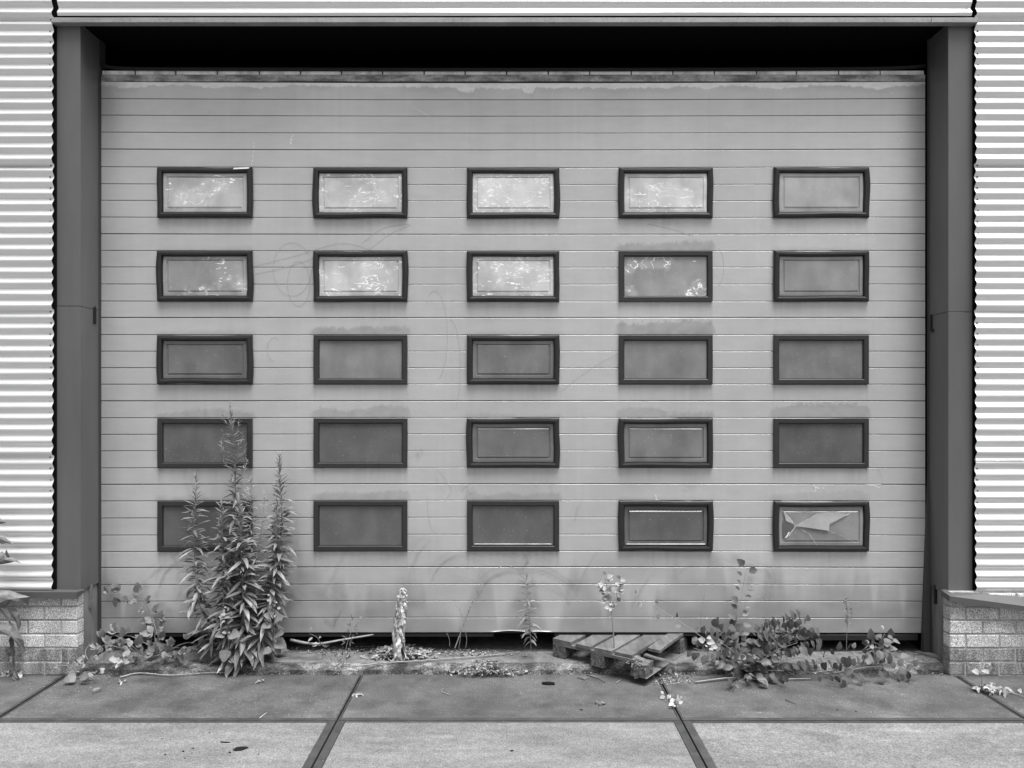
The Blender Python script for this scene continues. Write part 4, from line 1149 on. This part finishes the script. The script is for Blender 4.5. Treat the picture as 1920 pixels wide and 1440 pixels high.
# dry straws in the middle heap
b = MB()
for k in range(110):
    p = G(random.gauss(915, 32), random.uniform(1246, 1268), .012); a = random.uniform(0, 6.28); ln = random.uniform(.04, .12)
    d = Vector((math.cos(a), math.sin(a) * .6, random.uniform(-.05, .55))); p.z += .004
    b.tube([p, p + d * ln * .5 + Vector((0, 0, .012)), p + d * ln], .0009, 3)
o = b.build('dry_grass', M['cane'], None, kind='stuff'); o['label'] = 'dry grass straws sticking out of the litter heap'; o['category'] = 'grass'

# sticks, cane, twigs
def stick(name, label, pts, r, mat, cat, sm=5, group=None, ends=None):
    path = smooth_poly(pts, sm) if len(pts) > 2 else [Vector(p) for p in pts]
    b = MB(); m = len(path); b.tube(path, [r * (1 - .45 * i / (m - 1)) for i in range(m)], 6)
    o = b.build(name, mat, None, smooth=True); tag(o, label, cat, group); return o
stick('cane', 'smooth pale cane bowed along the gap under the door', [P(545, 1200, .14), P(575, 1206, .1), (P(600, 1207, .1)), P(640, 1200, .14), P(700, 1190, .25)], .011, M['cane'], 'cane')
stick('dead_branch', 'long thin dead branch lying on the threshold in front of the litter', [G(660, 1250, TZ + .01), G(720, 1243, TZ + .012), G(800, 1238, TZ + .012), G(905, 1230, TZ + .014), G(975, 1222, TZ + .012)], .006, M['twig'], 'branch')
stick('dead_branch', 'dead branch lying on the slab along the threshold at the left', [G(225, 1270, .008), G(260, 1262, .012), G(320, 1266, .01), G(380, 1262, .01), G(425, 1261, .01)], .005, M['twig'], 'branch')
stick('dead_branch', 'pale straight branch lying in front of the bush', [G(1303, 1279, .01), G(1370, 1271, .015), G(1430, 1274, .012), G(1520, 1272, .012)], .006, M['cane'], 'branch')
stick('thin_stick', 'thin stick lying across the clump on the threshold at the left', [G(180, 1250, .03), P(170, 1232, .02), P(190, 1215, .06)], .003, M['twig'], 'stick')
stick('thin_stick', 'thin dark stick on the slab in front of the pallet', [G(1100, 1266, .006), G(1122, 1273, .008), G(1135, 1280, .006)], .003, M['tar'], 'stick')
stick('thin_stick', 'short pale stick near the pallet foot', [G(1155, 1280, .006), G(1165, 1274, .008)], .003, M['cane'], 'stick')
stick('thin_stick', 'small hooked straw on the middle slab', [G(843, 1303, .006), G(828, 1296, .006), G(832, 1290, .008)], .0022, M['cane'], 'stick')
stick('thin_stick', 'thin dark stick alone on the right slab', [G(1472, 1312, .006), G(1492, 1320, .006)], .0022, M['tar'], 'stick')
stick('thin_stick', 'pale straw on the slab pointing to the dead leaves at the right', [G(1882, 1298, .006), G(1905, 1301, .006), G(1925, 1308, .006)], .0025, M['cane'], 'stick')
stick('thin_stick', 'white straw lying on the front slab edge under the horseweeds', [G(487, 1346, .006), G(500, 1336, .006)], .0022, M['plaster'], 'stick')
# arched dead twig
root = thing('arched_twig', P(853, 1215, .1), 'dead leafless shoot arching over to the small horseweed', 'twig')
pth = smooth_poly([P(853, 1215, .10), P(870, 1170, .11), P(888, 1125, .13), P(906, 1090, .15)], 6)
b = MB(); b.tube(pth, .0042, 5); b.build('stem', M['twig'], root)
b = MB(); b.tube(smooth_poly([P(906, 1090, .15), P(922, 1072, .16), P(946, 1060, .17), P(960, 1064, .17), P(970, 1080, .16), P(976, 1086, .15)], 6), .0022, 5); b.build('branch', M['cane'], root)
b = MB(); b.tube(smooth_poly([P(906, 1090, .15), P(898, 1074, .16), P(884, 1067, .17), P(872, 1066, .17)], 6), .002, 5); b.build('branch', M['cane'], root)
b = MB(); b.tube(smooth_poly([P(884, 1128, .13), P(895, 1118, .13), P(905, 1105, .12)], 4), .002, 4); b.build('branch', M['twig'], root)
b = MB(); b.tube(smooth_poly([P(870, 1165, .11), P(862, 1145, .1), P(852, 1132, .1)], 4), .002, 4); b.tube([P(862, 1145, .1), P(865, 1136, .1)], .0015, 4); b.tube([P(852, 1132, .1), P(842, 1134, .1)], .0015, 4); b.build('branch', M['cane'], root)
for k in range(16):
    p, tg = along(pth, random.uniform(.2, 1)); put_leaf(root, p, (random.uniform(-1, 1), -.3, random.uniform(-.5, .8)), (0, -1, .4), .016, 'lance', M['wilt'], 1.4, 'bud')
for (a_, lab) in (((843, 1212, 838, 1187), 'short dry stub left of the arched twig'), ((873, 1215, 873, 1186), 'short dry stub right of the arched twig'), ((860, 1217, 862, 1172), 'thin dark stub at the foot of the arched twig')):
    stick('dry_stub', lab, [P(a_[0], a_[1], .11), P((a_[0] + a_[2]) / 2 + 2, (a_[1] + a_[3]) / 2, .10), P(a_[2], a_[3], .1)], .0028, M['twig'], 'stub')
stick('bare_shoot', 'thin forked pale shoot against the door right of the bush shoot', [P(1395, 1113, .18), P(1415, 1121, .18), P(1430, 1117, .19), P(1436, 1130, .2), P(1450, 1125, .2), P(1468, 1109, .2)], .0018, M['cane'], 'shoot')
stick('bare_shoot', 'hair thin dark shoot against the door left of the bush shoot', [P(1313, 1170, .18), P(1317, 1140, .2), P(1321, 1115, .2), P(1326, 1094, .21)], .0012, M['twig'], 'shoot')

# ------------------------------------------------------------------ pallet pushed under the door
yaw = math.atan2(-.354, .483)
ax = Vector((math.cos(yaw), math.sin(yaw), 0)); ay = Vector((-math.sin(yaw), math.cos(yaw), 0))
A0 = Vector((.372, .185, TZ + .004)) - ax * .05 - ay * .05
pal = thing('wooden_pallet', A0, 'broken wooden pallet with chipboard blocks pushed under the door', 'pallet')
def pl(u, w, z): return A0 + ax * u + ay * w + Vector((0, 0, z))
def pbox(name, u0, u1, w0, w1, z0, z1, mat, jit=0.0, label=None, bend=None):
    b = MB()
    n = 8 if bend else 1
    v, f = [], []
    for i in range(n + 1):
        w = w0 + (w1 - w0) * i / n
        dz = bend(w) if bend else 0
        v += [pl(u0, w, z0 + dz), pl(u1, w, z0 + dz), pl(u1, w, z1 + dz), pl(u0, w, z1 + dz)]
    for i in range(n):
        for j in range(4):
            a, c = i * 4 + j, i * 4 + (j + 1) % 4
            f.append((a, c, c + 4, a + 4))
    f.append((3, 2, 1, 0)); f.append(tuple(n * 4 + j for j in range(4)))
    b.add(v, f)
    return b.build(name, mat, pal, label=label)
BW, BHt = .10, .080
for u in (0, .30, .60):
    for w in (0, .55, 1.1):
        bl = pbox('block', u, u + BW, w, w + BW + .02, .0, BHt + .0, M['chip'])
for w in (0.0, .55, 1.1): pbox('stringer_board', -.0, .62 if w == 0 else .7, w, w + .1, BHt + .001, BHt + .020, M['wood'])
decks = [(0, .145), (.185, .30), (.325, .455), (.475, .60)]
for i, (u0, u1) in enumerate(decks):
    w0 = (.0, -.004, .003, .012)[i]
    pbox('deck_board', u0, u1, w0, 1.2, BHt + .021, BHt + .043, M['wood'])
pbox('deck_board', .61, .70, .22, 1.2, BHt + .021, BHt + .04, M['wood'], label='cracked deck board arching up over the gap', bend=lambda w: .014 * math.sin((w - .2) * 3.1) - .03 * max(0, .32 - w))
for u in (.60,): pbox('bottom_board', u - .005, u + BW + .01, -.0, 1.2, -.003, .0 - .0005, M['wood'])
b = MB()
b.hexa([pl(.50, .05, .075), pl(.64, .10, .055), pl(.64, .14, .055), pl(.50, .10, .075)], [pl(.50, .05, .098), pl(.63, .10, .075), pl(.63, .14, .075), pl(.50, .10, .098)])
b.hexa([pl(.60, .18, .07), pl(.80, .25, .04), pl(.80, .27, .04), pl(.60, .22, .07)], [pl(.60, .18, .080), pl(.79, .25, .047), pl(.79, .265, .047), pl(.60, .22, .080)])
b.hexa([pl(.56, .02, .10), pl(.66, .05, .082), pl(.66, .085, .082), pl(.56, .07, .10)], [pl(.56, .02, .118), pl(.65, .05, .092), pl(.65, .085, .092), pl(.56, .07, .118)])
b.build('split_board', M['wood'], pal)
b = MB()
for k in range(45):
    p = pl(random.uniform(.58, .70), random.uniform(-.01, .08), random.uniform(.05, .09)); a = random.uniform(0, 6.28)
    b.tube([p, p + Vector((math.cos(a) * .03, -.015, random.uniform(-.02, .025)))], .0015, 3)
b.build('splinters', M['splinter'], pal, kind='stuff')
# chips and stones
def chip(name, label, px, py, sx, sy, h, mat, cat, z=0.0, rot=0.0, n=7, group=None, seed=1):
    rr = random.Random(seed); c = G(px, py, z); v = []
    for zz, k in ((0.001, 1.0), (h * .7, .95), (h, .78)):
        rr2 = random.Random(seed)
        for i in range(n):
            a = 2 * math.pi * i / n; q = rr2.uniform(.65, 1.15)
            x, y = math.cos(a) * sx * q * k, math.sin(a) * sy * q * k
            v.append(c + Vector((x * math.cos(rot) - y * math.sin(rot), x * math.sin(rot) + y * math.cos(rot), zz)))
    f = [(k * n + i, k * n + (i + 1) % n, (k + 1) * n + (i + 1) % n, (k + 1) * n + i) for k in range(2) for i in range(n)] + [tuple(range(2 * n, 3 * n)), tuple(range(n))[::-1]]
    o = obj(name, v, f, mat); return tag(o, label, cat, group)
chip('stone_chip', 'flat dark chip of stone on the middle slab below the litter heap', 1027, 1283, .060, .018, .014, M['tar'], 'stone', seed=4)
chip('stone_chip', 'flat grey shard of tile against the threshold in front of the pallet', 1095, 1272, .045, .032, .010, M['stone'], 'stone', n=4, seed=5)
chip('stone_chip', 'flat brick piece at the right end of the litter heap', 993, 1261, .06, .035, .028, M['slab_dark'], 'stone', n=5, seed=8)
chip('plaster_chip', 'white plaster chip under the broken corner of the pallet', 1193, 1272, .018, .015, .022, M['plaster'], 'rubble', n=5, seed=9)
chip('brick_piece', 'dark broken brick piece wedged under the front corner of the pallet', 1205, 1266, .06, .03, .05, M['chip'], 'rubble', n=6, seed=10)
chip('wood_piece', 'old piece of wood lying at the foot of the left post', 178, 1226, .06, .025, .03, M['wood'], 'wood', z=.0, rot=.5, n=5, seed=12)
chip('wood_piece', 'dark length of wood lying at the foot of the right post', 1755, 1236, .13, .03, .03, M['wood'], 'wood', z=TZ - .01, rot=-.8, n=6, seed=13)
chip('bark_piece', 'curled bark piece lying on the slab at the left', 180, 1297, .022, .035, .018, M['wilt'], 'bark', rot=-.5, n=6, seed=14)
chip('pebble', 'round pale pebble by the small bramble on the left', 192, 1261, .026, .02, .03, M['plaster'], 'pebble', n=8, seed=15)
chip('dark_flake', 'largest wet dark flake on the front left slab', 450, 1404, .040, .022, .004, M['tar'], 'flake', rot=.25, seed=20, n=9)
FLAKES = ['long thin dark flake just above the largest flake', 'small dark flake touching the left edge of the largest flake', 'dark round flake, biggest of the left cluster on the front left slab', 'dark flake just right of the biggest one in the left cluster',
          'small flat dark flake at the far left of the front left slab cluster', 'tiny dark speck lowest in the left cluster', 'tiny dark speck nearest the slab joint above the long thin flake', 'tiny dark speck high in the left cluster on the front left slab',
          'tiny dark speck right of the largest flake', 'small dark flake on the right damp slab, left of a pair', 'small dark flake on the right damp slab, right of a pair', 'rough dark scrap in the middle of the front middle slab', 'thin dark flake at the near edge of the middle damp slab']
for k, (px, py, sx, sy) in enumerate(((422, 1392, .035, .007), (431, 1411, .012, .006), (344, 1409, .008, .008), (362, 1403, .007, .004), (310, 1415, .008, .003), (347, 1422, .005, .003), (393, 1374, .005, .003), (303, 1386, .004, .003), (485, 1415, .004, .004), (1570, 1331, .008, .004), (1605, 1334, .007, .003), (960, 1408, .012, .009), (1090, 1331, .012, .005))):
    chip('dark_flake', FLAKES[k], px, py, sx, sy, .003, M['tar'], 'flake', rot=random.uniform(-.4, .4), seed=30 + k, n=7, group='small dark flakes on the slabs')
for k, (px, py) in enumerate(((1122, 1322), (1255, 1288), (1195, 1290))):
    pass
dry_heap(1116, 1130, 1322, 'tiny dark curl of dead leaves on the middle slab', 6, (.02, .04), 'wilt', 'dead_leaf_curl', dep=.03, hgt=.02)
dry_heap(222, 236, 1281, 'white curled leaf scrap on the left slab', 3, (.03, .05), 'leaf_pale', 'white_leaf_scrap', dep=.02, hgt=.012)
dry_heap(482, 496, 1279, 'white curled leaf scrap on the slab below the right poplar seedling', 3, (.03, .05), 'leaf_pale', 'white_leaf_scrap', dep=.02, hgt=.012)
dry_heap(650, 672, 1305, 'pale dry leaf strip lying across the left slab joint', 4, (.03, .06), 'dry', 'dry_leaf_strip', dep=.02, hgt=.012)
